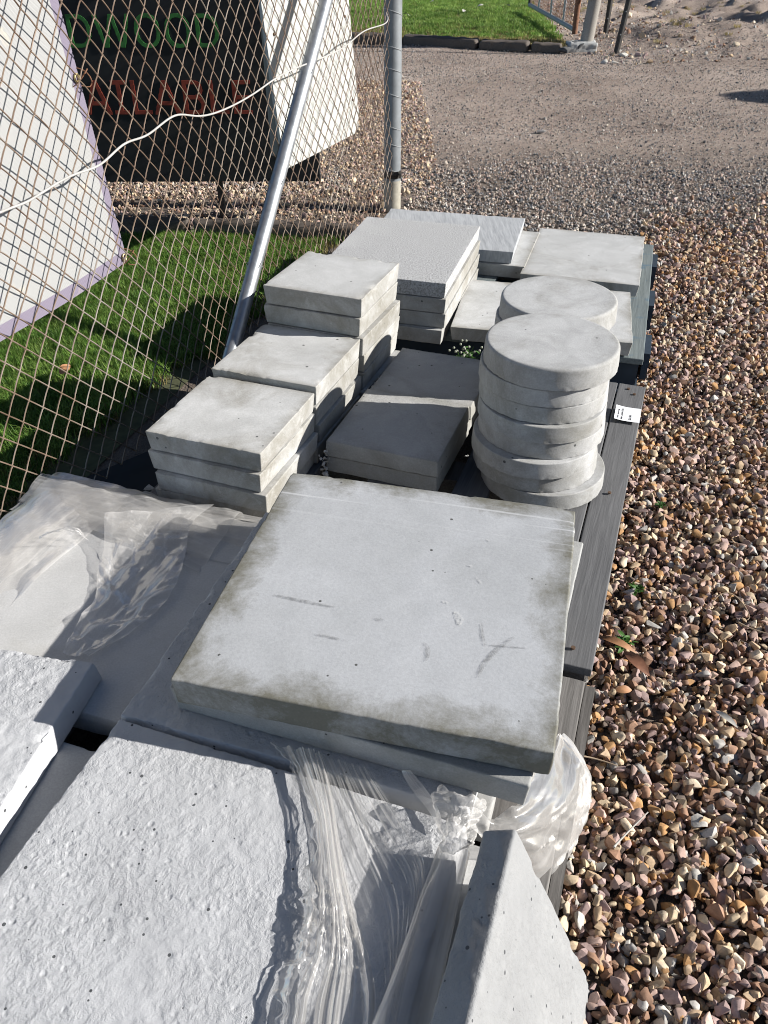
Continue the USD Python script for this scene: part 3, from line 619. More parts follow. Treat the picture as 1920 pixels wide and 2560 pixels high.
obj('end_stile', tube([gpt(1, .15), gpt(1, 1.43)], .025, 10), M_steel_dark, gt, smooth=40)
for t in (.22, .48, .76): obj('bar', tube([gpt(t, .17), gpt(t, 1.4)], .017, 8), M_galv, gt, smooth=40)
gw = []
for k in range(-18, 44):
    for sg in (1, -1):
        t0 = k/40; pts = []
        for z in (.19, 1.38):
            pts.append((t0+(z-.19)*sg*.32 if sg > 0 else t0+.38+(z-.19)*sg*.32, z))
        (ta, za), (tb, zb_) = pts
        if ta > tb: (ta, za), (tb, zb_) = (tb, zb_), (ta, za)
        if tb < 0 or ta > 1: continue
        f0, f1 = (max(0, ta)-ta)/(tb-ta), (min(1, tb)-ta)/(tb-ta)
        gw.append(tube([gpt(ta+(tb-ta)*f0, za+(zb_-za)*f0), gpt(ta+(tb-ta)*f1, za+(zb_-za)*f1)], .0022, 4))
tag(obj('gate_mesh', cat(gw), M_rust, gt), kind='stuff')
def picket(P0, P1, label):
    t = thing('star_picket', label, 'post')
    P0, P1 = np.array(P0), np.array(P1)
    prof = []
    for k in range(3):
        a = k*2*np.pi/3+.4; d = np.array([math.cos(a), math.sin(a), 0])
        b = box(0, .034, -.004, .004, 0, 1); v = np.array(b.vertices)
        Q = P0+(P1-P0)*v[:, 2:3]+d*v[:, :1]+np.array([-d[1], d[0], 0])*v[:, 1:2]
        prof.append(trimesh.Trimesh(Q, b.faces, process=False))
    obj('stake', cat(prof), M_steel_dark, t)
    for z in np.arange(.15, .95, .14):
        q = trimesh.creation.icosphere(1, .007); q.apply_translation(P0+(P1-P0)*z+np.array([-.01, -.03, 0])); obj('notch_hole', q, M_galv, t)
picket((2.60, 10.32, -.05), (2.78, 10.36, 1.5), 'black steel star picket leaning beside the gate post, the nearer of two')
picket((2.83, 11.9, -.05), (2.86, 11.9, 1.5), 'dark steel star picket behind the leaning one near the gate post')

# ------------------------------------------------------------------ pallets
def pallet(name, label, origin, az, L, boards, top, mat_b, bt=.022, seed=0, block_x=None, near_blocks=()):
    """origin: near right-hand corner at ground level; boards: (u0, u1) across to the left (negative) as seen along the row"""
    t = thing(name, label, 'pallet', (origin[0], origin[1], 0), -az)
    rng = np.random.default_rng(seed)
    for i, (u0, u1) in enumerate(boards):
        w = u1-u0; l = L-rng.uniform(0, .03)
        m = roundbox_grid(w, l, bt, .0035, .03); v = np.array(m.vertices)
        v += (fbm(v*np.array([30, 3, 30])+i*3+seed, 3, i)[:, None]-.5)*.004*m.vertex_normals
        v[:, 2] += .004*np.sin(v[:, 1]*2+i)+rng.uniform(-.002, .0)
        obj('board', trimesh.Trimesh(v, m.faces, process=False).apply_translation(((u0+u1)/2, l/2+rng.uniform(0, .012), top-bt/2)), mat_b, t, smooth=50)
    u_min, u_max = min(b[0] for b in boards), max(b[1] for b in boards)
    for y0 in (.03, L/2-.045, L-.12):
        obj('bearer', box(u_min+.01, u_max-.012, y0, y0+.09, .026, top-bt-.0015), W_dark if mat_b is not W_blue else W_navy, t)
    for i, (u0, u1) in enumerate((boards[-1], boards[len(boards)//2], boards[0])):
        obj('bottom_board', box(u0+.005, u1-.004, .0, L-.01, .002, .0245), W_dark if mat_b is not W_blue else W_navy, t)
    return t
T1 = .150
p1 = pallet('timber_pallet', 'weathered grey timber pallet under the small square and round slabs', (.406, 1.081), .337, 1.243,
       [(-1.15, -1.03), (-.9, -.78), (-.64, -.52), (-.42, -.33), (-.205, -.0855), (-.0825, 0)], T1, W_grey, seed=1)
for (u, v_) in ((-.045, .05), (-.04, .62), (-.05, 1.2), (-.03, 1.17), (-.15, .06), (-.15, 1.19)):
    c = trimesh.creation.cylinder(.0045, .004, sections=10); c.apply_translation((u, v_, T1-.0005)); obj('nail', c, M_screw, p1)
p2 = pallet('timber_pallet', 'faded blue painted pallet under the large rectangular slabs', (.853, 2.425), .288, 1.18,
       [(-1.19, -1.07), (-.95, -.83), (-.71, -.59), (-.47, -.35), (-.25, -.15), (-.125, 0)], T1, W_blue, seed=2)
for y0 in (.12, .55, .98): obj('block', box(.002, .024, y0, y0+.16, .02, .118), W_navy, p2)
p3 = pallet('timber_pallet', 'dark timber pallet under the big slabs in the foreground', (.065, .10), .325, 1.035,
       [(-1.22, -1.1), (-1.0, -.88), (-.78, -.66), (-.56, -.44), (-.34, -.22), (-.115, 0)], T1-.004, wood('old_dark_timber', (.075, .07, .065), (.19, .18, .17), .325), seed=3)
for (u, v_) in ((-.05, .955), (-.055, .99), (-.05, .90), (-.09, .98)):
    c = trimesh.creation.cylinder(.005, .004, sections=10); c.apply_translation((u, v_, T1-.0025)); obj('screw', c, M_rust, p3)
obj('side_rail', box(.0025, .022, .02, 1.03, .03, .115), W_dark, p3)

# price tag on the board
tg = at(1541.3, 1018, T1)[:2], at(1603.7, 1025.6, T1)[:2], at(1596, 1063.6, T1)[:2], at(1532.6, 1051.7, T1)[:2]
tgc = np.mean(tg, 0); ta = .337-.02
tag_t = thing('price_tag', 'white printed price tag stapled to the grey pallet board', 'tag', (tgc[0], tgc[1], T1+.004), -ta)
TW, TH = .072, .083
P = np.array([[[x, y, .0012+.004*(abs(x)/TW*2)**2*(1 if x < 0 else .2)] for y in np.linspace(-TH/2, TH/2, 8)] for x in np.linspace(-TW/2, TW/2, 8)])
pm, _ = sheet(P); obj('paper', pm, M_paper, tag_t)
for txt, xo, y0, y1 in (('Plain paving', -.0245, -.036, .019), ('slab (300x300)', -.0130, -.036, .028), ('$11.00', .0115, -.034, -.005)):
    m = meshkit.text_mesh(txt, .0062, depth=.0006); v = np.array(m.vertices); mn, mx = v.min(0), v.max(0)
    yy = y0+(v[:, 0]-mn[0])/(mx[0]-mn[0])*(y1-y0)
    hx = abs(xo)/TW*2
    obj('print', trimesh.Trimesh(np.stack([xo-v[:, 1], yy, v[:, 2]+.0016+.004*hx**2*(1 if xo < 0 else .2)], -1), m.faces, process=False), M_ink, tag_t)

# ------------------------------------------------------------------ concrete slabs
seed_n = [0]
def slab(fl, yaw, w, d, t, z, mat_, label, group=None, **kw):
    """fl: near left corner; yaw: turn about z; z: base height"""
    seed_n[0] += 1; sd = seed_n[0]
    c, s = math.cos(yaw), math.sin(yaw)
    x = fl[0]+c*w/2-s*d/2; y = fl[1]+s*w/2+c*d/2
    m = slab_mesh(w, d, t, sd, **kw)
    rim = lambda V: np.exp(-np.maximum(np.minimum(w/2-np.abs(V[:, 0]), d/2-np.abs(V[:, 1])), 0)/.022)
    return tag(obj('paving_slab', m, mat_, loc=(x, y, z), yaw=yaw, smooth=40, attrs={'rim': rim}), label, 'paving slab', group)
ORD = ['topmost', 'second', 'third', 'fourth', 'fifth', 'sixth', 'seventh', 'bottom']
def stack(n, fl, yaw, w, d, z0, z1, mat_, what, group, jit=.006, taper=-.0045, seed=0, mats=None, **kw):
    rng = np.random.default_rng(seed); t = (z1-z0)/n
    for i in range(n):                      # i = 0 is the bottom one
        k = n-1-i
        nm = 'topmost' if k == 0 else 'bottom' if i == 0 else ORD[k]+' from the top'
        j = rng.normal(0, jit, 2) if k else np.zeros(2)
        m_ = mats[k] if mats else mat_
        slab((fl[0]+j[0], fl[1]+j[1]), yaw+(rng.normal(0, .012) if k else 0), w, d, t-.0012, z0+i*t, m_, f'{nm} {what}', group, taper=taper, **kw)
Z1 = T1+.002
sq = dict(step=.0065, r=.003, chip=.008, warp=.0006)
stack(4, (-.557, 1.626), -.347, .3, .3, Z1, .369, C_top, 'square grey slab in the nearest stack of the left row, beside the plastic film', 'square slabs in the nearest left stack', seed=4, **sq)
stack(4, (-.450, 1.918), -.359, .3, .3, Z1, .382, C_top, 'square grey slab in the middle stack of the left row', 'square slabs in the middle left stack', seed=5, **sq)
stack(6, (-.339, 2.205), -.365, .3, .3, Z1, .494, C_top, 'square grey slab in the tall stack at the end of the left row', 'square slabs in the tall left stack', seed=6, **sq)
hk = dict(step=.006, r=.003, top_rough=.0010, chip=.0015, taper=.003, bottom_rough=.002, warp=.0005)
stack(2, (-.149, 1.779), -.349, .3, .3, Z1, .246, C_back, 'square slab lying rough side up left of the front round stack', 'low pair of slabs beside the round stack', seed=7, **hk)
stack(2, (-.041, 2.066), -.352, .3, .29, Z1, .240, C_back, 'square slab lying rough side up behind the nearer low pair', 'far low pair of slabs', seed=8, **hk)
lg = dict(step=.011, r=.0025, chip=.003, warp=.0006)
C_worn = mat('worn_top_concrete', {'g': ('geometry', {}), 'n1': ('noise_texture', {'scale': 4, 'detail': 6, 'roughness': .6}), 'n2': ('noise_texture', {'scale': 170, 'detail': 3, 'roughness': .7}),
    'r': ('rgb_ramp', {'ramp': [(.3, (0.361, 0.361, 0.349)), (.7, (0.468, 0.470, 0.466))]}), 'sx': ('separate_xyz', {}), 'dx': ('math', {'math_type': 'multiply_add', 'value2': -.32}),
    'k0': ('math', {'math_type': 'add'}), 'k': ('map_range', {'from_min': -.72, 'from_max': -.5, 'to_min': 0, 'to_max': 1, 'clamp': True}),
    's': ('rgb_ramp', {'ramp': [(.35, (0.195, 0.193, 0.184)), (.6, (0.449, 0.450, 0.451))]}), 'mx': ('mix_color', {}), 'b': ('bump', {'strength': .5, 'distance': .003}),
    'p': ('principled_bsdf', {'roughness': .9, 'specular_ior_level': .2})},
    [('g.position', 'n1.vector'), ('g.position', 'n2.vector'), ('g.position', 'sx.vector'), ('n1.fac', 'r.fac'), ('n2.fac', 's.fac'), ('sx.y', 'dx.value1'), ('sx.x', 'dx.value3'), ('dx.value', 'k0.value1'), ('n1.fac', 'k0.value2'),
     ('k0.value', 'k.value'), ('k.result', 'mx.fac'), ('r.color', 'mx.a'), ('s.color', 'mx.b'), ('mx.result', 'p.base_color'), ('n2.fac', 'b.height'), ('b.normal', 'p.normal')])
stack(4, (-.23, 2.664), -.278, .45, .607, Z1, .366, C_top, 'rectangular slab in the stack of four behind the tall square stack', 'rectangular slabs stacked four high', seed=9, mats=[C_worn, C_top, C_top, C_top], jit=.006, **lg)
C_brush = mat('brushed_concrete', {'g': ('geometry', {}), 'm': ('mapping', {'mapping_type': 'point', 'rotation': (0, 0, .05), 'scale': (60, 5, 20)}), 'n': ('noise_texture', {'scale': 1.5, 'detail': 5, 'roughness': .65, 'distortion': .3}),
    'r': ('rgb_ramp', {'ramp': [(.3, (0.244, 0.253, 0.261)), (.7, (0.390, 0.400, 0.410))]}), 'b': ('bump', {'strength': .35, 'distance': .003}), 'p': ('principled_bsdf', {'roughness': .9, 'specular_ior_level': .2})},
    [('g.position', 'm.vector'), ('m.vector', 'n.vector'), ('n.fac', 'r.fac'), ('r.color', 'p.base_color'), ('n.fac', 'b.height'), ('b.normal', 'p.normal')])
slab((-.02, 3.30), -.29, .6, .44, .052, Z1, C_top, 'smooth lower slab beneath the brushed slab at the far end of the pallets', 'pair of slabs at the far end', **lg)
slab((-.073, 3.295), -.245, .6, .442, .050, Z1+.0535, C_brush, 'brush finished grey slab on top of the far pair beside the fence post', 'pair of slabs at the far end', **lg)
slab((.529, 3.07), -.287, .45, .58, .048, Z1, C_top, 'single large slab lying at the far right corner of the blue pallet', **lg)
slab((.226, 2.574), -.222, .6, .445, .050, Z1, C_top, 'wide slab lying flat on the blue pallet behind the round stacks', **lg)

# round slabs
def disc_mesh(R_, t, seed, rt=.008, flare=.004):
    rng = np.random.default_rng(seed)
    prof = [(0.0001, t)]+[(a, t) for a in np.linspace(.02, R_-rt-.004, 14)]
    prof += [(R_-rt+rt*math.sin(a), t-rt+rt*math.cos(a)) for a in np.linspace(0, math.pi/2, 6)]
    prof += [(R_+flare*k, t-rt-(t-rt)*k) for k in np.linspace(.12, 1, 8)] + [(R_+flare-.0025, -.0002), (R_-.02, .004), (0.0001, .004)]
    prof = np.array(prof); n = 150; th = rings(n)
    P = np.stack([prof[:, None, 0]*np.cos(th), prof[:, None, 0]*np.sin(th), np.repeat(prof[:, 1:2], n, 1)], -1)
    nr = len(prof); rad = P/np.maximum(np.linalg.norm(P*[1, 1, 0], axis=-1, keepdims=True), 1e-6)*[1, 1, 0]
    q = P+seed*5.1
    edge = np.exp(-np.abs(P[..., 2])/.007)*(np.linalg.norm(P[..., :2], axis=-1) > R_*.9)
    P = P - rad*(edge*.0055*np.clip(fbm(q*95, 3, seed)-.3, 0, 1))[..., None]+rad*((fbm(q*16, 3, seed+2)-.5)*.0010)[..., None]*(prof[:, 0] > R_*.9)[:, None, None]
    P[..., 2] += edge*(fbm(q*110, 2, seed+1)-.5)*.002
    i, j = np.meshgrid(np.arange(nr-1), np.arange(n), indexing='ij'); a = i*n+j; b = i*n+(j+1) % n
    q4 = np.stack([a, a+n, b+n, b], -1).reshape(-1, 4)
    return trimesh.Trimesh(P.reshape(-1, 3), np.vstack([q4[:, [0, 1, 2]], q4[:, [0, 2, 3]]]), process=False)
PERP = np.array([.944, -.331]); 
def discs(n, c, top, offs, what, group, seed):
    t = (top-Z1)/n
    for k in range(n):
        nm = 'topmost' if k == 0 else 'bottom' if k == n-1 else ORD[k]+' from the top'
        th = t*1.18 if k == 0 else t*(1-.18/(n-1))
        z = top-th if k == 0 else top-t*1.18-k*t*(1-.18/(n-1))
        o = offs[k] if k < len(offs) else (0, 0)
        flip = k in (3, 5)
        RR_ = .1555+(.003 if k == 0 else 0); m = disc_mesh(RR_, th-.002, seed+k, rt=.008 if k == 0 else .003, flare=.003)
        tag(obj('round_slab', m, C_disc, loc=(c[0]+o[0], c[1]+o[1], z), yaw=k*1.3, smooth=35, attrs={'rim': lambda V: np.exp(-np.maximum(RR_-np.hypot(V[:, 0], V[:, 1]), 0)/.02)}), f'{nm} {what}', 'paving slab', group)
discs(8, (.402, 1.790), .521, [(0, 0), (-.011, .002), (-.008, .002), (-.009, -.012), (-.004, -.008), (-.020, -.028), (-.012, -.018), (.010, -.032)], 'round concrete slab in the front round stack on the grey board', 'round slabs in the front stack', 30)
discs(7, (.484, 2.144), .485, [(0, 0), (-.012, .004), (-.006, -.004), (.004, .003), (-.01, 0), (.006, .004), (0, 0)], 'round concrete slab in the rear round stack, half hidden by the front one', 'round slabs in the rear stack', 50)

# big slabs in the foreground
big_ = dict(step=.010, r=.0045, chip=.004, warp=.0008)
ZL, ZR, ZG = .205, .257, .317
Rz = .305
slab((-.992, 1.08), -Rz, .6, .6, ZL-T1-.001, T1, C_smooth, 'smooth big slab under the loose plastic film at the back left', taper=0., **big_)
slab((-1.19, .46), -Rz-.02, .6, .6, ZL-T1-.001, T1, C_smooth, 'smooth big slab partly seen between the two rough slabs at left', taper=0., **big_)
slab((-.412, .895), -Rz, .6, .6, ZL-T1-.001, T1, C_smooth, 'big slab hidden under the rough slab in the lower layer, back right', taper=0., step=.03, r=.006)
slab((-.598, .30), -Rz-.02, .6, .6, ZL-T1-.001, T1, C_smooth, 'big slab under the large rough slab in the lower layer, front right', taper=0., step=.03, r=.006)
rk = dict(step=.0042, r=.003, top_rough=.0012, chip=.006, taper=.005, bottom_rough=.002, warp=.0006)
slab((-.446, .891), -Rz, .6, .6, ZR-ZL-.001, ZL, C_rough, 'rough faced slab beneath the big smooth top slab, its edge showing at left', **rk)
slab((-.645, .318), -Rz-.035, .6, .6, ZR-ZL-.001, ZL, C_rough, 'large rough pitted slab filling the bottom left foreground', **rk)
b3 = np.array([-.525, 1.012]); yw = -.19
slab((b3[0]-.6*math.cos(yw)+.6*math.sin(yw), b3[1]-.6*math.sin(yw)-.6*math.cos(yw)), yw, .6, .6, .049, ZL, C_rough, 'rough slab with a chipped corner at the left edge of the picture', **{**rk, 'top_rough': .0019, 'chip': .02})
slab((-.356, .899), -.325, .6, .6, ZG-ZR-.001, ZR, C_old, 'big square slab directly beneath the large smooth top slab', taper=-.004, bottom_rough=.006, **big_)
# top slab with its scuffs
def scuff_mat():
    base = {
     'g': ('geometry', {}), 'tc': ('texture_coordinate', {}),
     'n1': ('noise_texture', {'scale': 5, 'detail': 7, 'roughness': .62, 'distortion': .5}), 'r1': ('rgb_ramp', {'ramp': [(.3, (0.308, 0.316, 0.323)), (.7, (0.380, 0.389, 0.403))]}),
     'sep': ('separate_xyz', {}), 'ax': ('math', {'math_type': 'absolute'}), 'ay': ('math', {'math_type': 'absolute'}), 'mxx': ('math', {'math_type': 'maximum'}),
     'n2': ('noise_texture', {'scale': 7, 'detail': 9, 'roughness': .78, 'distortion': .25}), 'ed': ('math', {'math_type': 'multiply_add', 'value2': .24}),
     'er': ('map_range', {'from_min': .362, 'from_max': .43, 'to_min': 0, 'to_max': .95, 'clamp': True}), 'em': ('mix_color', {'b': (.115, .11, .085)}),
     'n3': ('noise_texture', {'scale': 240, 'detail': 3, 'roughness': .7}), 'r3': ('map_range', {'from_min': .3, 'from_max': .7, 'to_min': .9, 'to_max': 1.08}), 'mg': ('mix_color', {'blend_type': 'multiply', 'fac': 1., 'use_clamp': False}),
     'wv': ('mapping', {'mapping_type': 'point', 'scale': (1.2, 95, 1)}), 'nw': ('noise_texture', {'scale': 1, 'detail': 2, 'roughness': .5}), 'kw': ('map_range', {'from_min': .60, 'from_max': .68, 'to_min': 0, 'to_max': 1, 'clamp': True}),
     'ky': ('map_range', {'from_min': .15, 'from_max': .2, 'to_min': 0, 'to_max': .55, 'clamp': True}), 'kk': ('math', {'math_type': 'multiply'}), 'lw': ('mix_color', {'b': (0.480, 0.486, 0.496)}),
     'vo': ('voronoi_texture', {'scale': 45}), 'vs': ('separate_color', {}), 'th': ('math', {'math_type': 'greater_than', 'value2': .965}), 'ds': ('math', {'math_type': 'less_than', 'value2': .13}), 'pm': ('math', {'math_type': 'multiply'}), 'pc': ('mix_color', {'b': (0.072, 0.073, 0.071)}),
     'b': ('bump', {'strength': .12, 'distance': .003}), 'p': ('principled_bsdf', {'roughness': .78, 'specular_ior_level': .35})}
    L = [('g.position', 'n1.vector'), ('g.position', 'n2.vector'), ('g.position', 'n3.vector'), ('g.position', 'vo.vector'), ('n1.fac', 'r1.fac'), ('tc.object', 'sep.vector'), ('sep.x', 'ax.value1'), ('sep.y', 'ay.value1'), ('ax.value', 'mxx.value1'), ('ay.value', 'mxx.value2'),
      ('n2.fac', 'ed.value1'), ('mxx.value', 'ed.value3'), ('ed.value', 'er.value'), ('er.result', 'em.fac'), ('r1.color', 'em.a'), ('em.result', 'mg.a'), ('n3.fac', 'r3.value'), ('r3.result', 'mg.b'),
      ('tc.object', 'wv.vector'), ('wv.vector', 'nw.vector'), ('nw.fac', 'kw.value'), ('sep.y', 'ky.value'), ('kw.result', 'kk.value1'), ('ky.result', 'kk.value2'), ('kk.value', 'lw.fac'), ('mg.result', 'lw.a'),
      ('vo.color', 'vs.color'), ('vs.r', 'th.value1'), ('vo.distance', 'ds.value1'), ('th.value', 'pm.value1'), ('ds.value', 'pm.value2'), ('pm.value', 'pc.fac'), ('lw.result', 'pc.a'), ('pc.result', 'p.base_color'), ('n3.fac', 'b.height'), ('b.normal', 'p.normal')]
    return mat('scuffed_top_concrete', base, L)
C_scuff = scuff_mat()
topslab = slab((-.338, .861), -.238, .6, .6, .060, ZG, C_scuff, 'big smooth grey slab with dark scuff marks on top of the foreground pile', taper=-.003, bottom_rough=.005, **big_)
ztop = ZG+.060
def mark(pts, wid, mat_, parent, name='scuff_mark', z=ztop+.0016):
    c, s = math.cos(-.238), math.sin(-.238)
    P = np.array([at(u, v, z)[:2] for u, v in pts]); 
    cs_ = CubicSpline(np.arange(len(P)), P)(np.linspace(0, len(P)-1, 24)) if len(P) > 2 else np.linspace(P[0], P[1], 24)
    d = np.gradient(cs_, axis=0); d /= np.linalg.norm(d, axis=1, keepdims=True); nn = np.stack([-d[:, 1], d[:, 0]], -1)
    w = wid*np.sin(np.linspace(.25, np.pi-.05, 24))**.6/2
    L2, R2 = cs_-nn*w[:, None], cs_+nn*w[:, None]
    V = np.concatenate([np.c_[L2, np.full(24, z)], np.c_[R2, np.full(24, z)]])
    F = [[i, i+24, i+25] for i in range(23)]+[[i, i+25, i+1] for i in range(23)]
    m_ = trimesh.Trimesh(V, F, process=False)
    return m_
def alpha_mat(name, col, lo, hi, sc):
    return mat(name, {'g': ('geometry', {}), 'n': ('noise_texture', {'scale': sc, 'detail': 5, 'roughness': .75}), 'k': ('map_range', {'from_min': .4, 'from_max': .62, 'to_min': lo, 'to_max': hi, 'clamp': True}),
        'd': ('diffuse_bsdf', {'color': col}), 't': ('transparent_bsdf', {}), 'x': ('mix_closure', {})}, [('g.position', 'n.vector'), ('n.fac', 'k.value'), ('k.result', 'x.fac'), ('t.BSDF', 'x.closure1'), ('d.BSDF', 'x.closure2')], surface='x.closure')
M_scuff = alpha_mat('rubber_scuff', (.17, .17, .17), .0, .5, 160)
M_pale = alpha_mat('pale_lime_mark', (.5, .5, .49), .0, .6, 190)
c6 = lambda u, v: (400+u/1.481, 1150+v/1.481)
marks = []
for pts, w_ in (([(420, 498), (530, 522), (650, 545)], .0075), ([(572, 645), (630, 655), (690, 670)], .005), ([(798, 586), (832, 596)], .008), ([(978, 675), (992, 708), (984, 745)], .008),
                ([(1310, 655), (1220, 730), (1178, 806)], .009), ([(1190, 605), (1197, 660), (1203, 685)], .005), ([(1203, 684), (1280, 690), (1360, 697)], .004)):
    marks.append(mark([c6(*q) for q in pts], w_, M_scuff, topslab))
pale = []
for pts, w_ in (([(1092, 560), (1110, 590), (1105, 610)], .013), ([(1045, 523), (1070, 530)], .006), ([(1140, 388), (1160, 395)], .004), ([(1172, 435), (1195, 460)], .004), ([(1208, 294), (1222, 300)], .004)):
    pale.append(mark([c6(*q) for q in pts], w_, M_pale, topslab))
def to_local(ms, prim_loc, yaw):
    m = cat(ms); v = np.array(m.vertices)-np.array(prim_loc); c, s = math.cos(-yaw), math.sin(-yaw)
    return trimesh.Trimesh(np.stack([c*v[:, 0]-s*v[:, 1], s*v[:, 0]+c*v[:, 1], v[:, 2]], -1), m.faces, process=False)
_c, _s = math.cos(-.238), math.sin(-.238); tl = (-.338+_c*.3-_s*.3, .861+_s*.3+_c*.3, ZG)
obj('scuff_marks', to_local(marks, tl, -.238), M_scuff, topslab); obj('pale_marks', to_local(pale, tl, -.238), M_pale, topslab)

# slab standing on edge, leaning on the pallet
oU = np.array([math.cos(.339), -math.sin(.339), 0]); aU = np.array([math.sin(.339), math.cos(.339), 0]); beta = math.radians(66.5)
upU = -oU*math.cos(beta)+np.array([0, 0, 1])*math.sin(beta); nU = np.cross(aU, upU); nU = nU if nU@oU > 0 else -nU
TU = at(1292, 2068, .35)
um = slab_mesh(.45, .41, .052, 77, r=.006, step=.005, taper=-.003, bottom_rough=.013, warp=.0014, chip=.006)
v = np.array(um.vertices)
loc = TU - aU*.225 - upU*.205 - nU*.052
Wv = loc + v[:, :1]*aU + v[:, 1:2]*upU + v[:, 2:]*nU
um2 = trimesh.Trimesh(Wv, um.faces if np.dot(np.cross(aU, upU), nU) > 0 else um.faces[:, ::-1], process=False)
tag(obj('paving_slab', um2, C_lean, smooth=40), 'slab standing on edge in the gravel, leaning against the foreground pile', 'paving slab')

# ------------------------------------------------------------------ plastic film
def bil(rows, nu, nv, k=3):
    """smooth surface through a small net of points rows[i][j]"""
    A = np.array(rows, float); a, b = A.shape[:2]
    U = CubicSpline(np.arange(a), A, axis=0)(np.linspace(0, a-1, nu)) if a > 2 else A[0]+(A[1]-A[0])*np.linspace(0, 1, nu)[:, None, None]
    return CubicSpline(np.arange(b), U, axis=1)(np.linspace(0, b-1, nv)) if b > 2 else U[:, :1]+(U[:, 1:]-U[:, :1])*np.linspace(0, 1, nv)[None, :, None]
def crumple(P, amp, fu, fv, seed, octv=4, ridged=False):
    nu, nv = P.shape[:2]; u, v = np.meshgrid(np.linspace(0, 1, nu), np.linspace(0, 1, nv), indexing='ij')
    f = fbm(np.stack([u*fu, v*fv, 0*u+seed], -1), octv, seed)-.5
    if ridged: f = .25-np.abs(f)
    dPu, dPv = np.gradient(P, axis=0), np.gradient(P, axis=1)
    N = np.cross(dPu, dPv); N /= np.maximum(np.linalg.norm(N, axis=-1, keepdims=True), 1e-9); N *= np.sign(N[..., 2:]+1e-9)
    return P+N*(f*amp)[..., None]
def creases(P, amp, n, seed, fmin=1.5, fmax=6., ang=None, spread=1.5):
    """sharp straight folds in many directions, as in handled plastic"""
    rng = np.random.default_rng(seed); nu, nv = P.shape[:2]; f = np.zeros((nu, nv))
    lu = np.linalg.norm(P[-1, nv//2]-P[0, nv//2])+1e-6; lv = np.linalg.norm(P[nu//2, -1]-P[nu//2, 0])+1e-6; sc = (lu+lv)/2
    u, v = np.meshgrid(np.linspace(0, lu/sc, nu), np.linspace(0, lv/sc, nv), indexing='ij')
    wob = fbm(np.stack([u*2.5, v*2.5, 0*u+seed], -1), 3, seed)*.5
    for i in range(n):
        a = rng.uniform(0, np.pi) if ang is None else ang+rng.normal(0, spread); k = rng.uniform(fmin, fmax)
        t = k*(u*np.cos(a)+v*np.sin(a)+wob*.35)+rng.random()
        tri = np.abs((t % 1)-.5)*2
        mask = np.clip(fbm(np.stack([u*3, v*3, 0*u+seed+i*7.7], -1), 2, seed+i)*2.6-.8, 0, 1)
        f += (tri-.5)*mask/k**.8
    dPu, dPv = np.gradient(P, axis=0), np.gradient(P, axis=1)
    N = np.cross(dPu, dPv); N /= np.maximum(np.linalg.norm(N, axis=-1, keepdims=True), 1e-9); N *= np.sign(N[..., 2:]+1e-9)
    return P+N*(f*amp)[..., None]
def film(parent, P, mat_, name='film', hem=.5):
    """fold = how strongly the sheet is creased at a vertex (double film), and its rolled hem"""
    nu, nv = P.shape[:2]
    Q = np.pad(P, ((1, 1), (1, 1), (0, 0)), mode='edge'); L = np.linalg.norm(Q[2:, 1:-1]+Q[:-2, 1:-1]+Q[1:-1, 2:]+Q[1:-1, :-2]-4*P, axis=-1)
    L[0] = L[1]; L[-1] = L[-2]; L[:, 0] = L[:, 1]; L[:, -1] = L[:, -2]
    f = np.clip(L/np.percentile(L, 97), 0, 1)**1.3
    u = np.minimum(np.linspace(0, 1, nu), np.linspace(1, 0, nu))[:, None]; v = np.minimum(np.linspace(0, 1, nv), np.linspace(1, 0, nv))[None]
    f = np.maximum(f, hem*np.exp(-np.minimum(u*nu, v*nv)/1.6))
    m, uv = sheet(P); return obj(name, m, mat_, parent, smooth=True, uv=uv, attrs={'fold': f})
eD = np.array([math.cos(Rz), -math.sin(Rz), 0]); eB = np.array([math.sin(Rz), math.cos(Rz), 0])   # along the load's back edge / towards the back
BLc = np.array([-.812, 1.652, ZL])
f1 = thing('plastic_film', 'torn clear plastic wrap draped over the back left corner of the foreground load', 'plastic film')
def band(s0, s1, along, out, widths, lift=.012):
    rows = []
    for s in np.linspace(s0, s1, 7):
        w = np.interp(s, [s0, s1], widths)
        c = BLc+along*s
        rows.append([c-out*w+[0, 0, .006], c-out*w*.45+[0, 0, lift+.012*math.sin(s*9)], c+out*.012+[0, 0, .008], c+out*.018+[0, 0, -.06], c+out*.02+[0, 0, -.17]])
    return bil(rows, 90, 70)
film(f1, creases(band(-.03, .78, eD, eB, (.14, .16)), .02, 9, 3, 2, 8, ang=1.5, spread=.25), FILM_a)
film(f1, creases(band(-.03, .50, eD, eB, (.10, .20), .022), .022, 9, 4, 2, 7, ang=1.2, spread=.4), FILM_a)
film(f1, creases(band(-.02, .62, -eB, -eD, (.16, .10)), .02, 9, 5, 2, 8, ang=1.45, spread=.25), FILM_a)
film(f1, creases(band(-.02, .50, -eB, -eD, (.22, .17), .02), .022, 9, 6, 2, 7, ang=1.3, spread=.4), FILM_a)
zf = ZL+.014
fl_L = [(262, 1285), (262, 1345), (258, 1385), (243, 1432), (238, 1489), (205, 1545), (178, 1590), (158, 1632)]
fl_M = [(360, 1275), (350, 1340), (345, 1400), (330, 1455), (312, 1505), (285, 1550), (250, 1590), (200, 1637)]
fl_R = [(536, 1262), (478, 1310), (468, 1356), (455, 1420), (436, 1473), (400, 1520), (350, 1565), (225, 1640)]
zz = [.04, .022, .012, .008, .008, .007, .007, .006]
P = bil([[at(*l, ZL+z_+.004) for l, z_ in zip(F_, zz)] for F_ in (fl_L, fl_M, fl_R)], 100, 130)
P = creases(P, .020, 7, 9, 1.5, 4, ang=.3, spread=.35); P = creases(P, .010, 16, 10, 2, 8); P[..., 2] = np.maximum(P[..., 2], ZL+.0035)
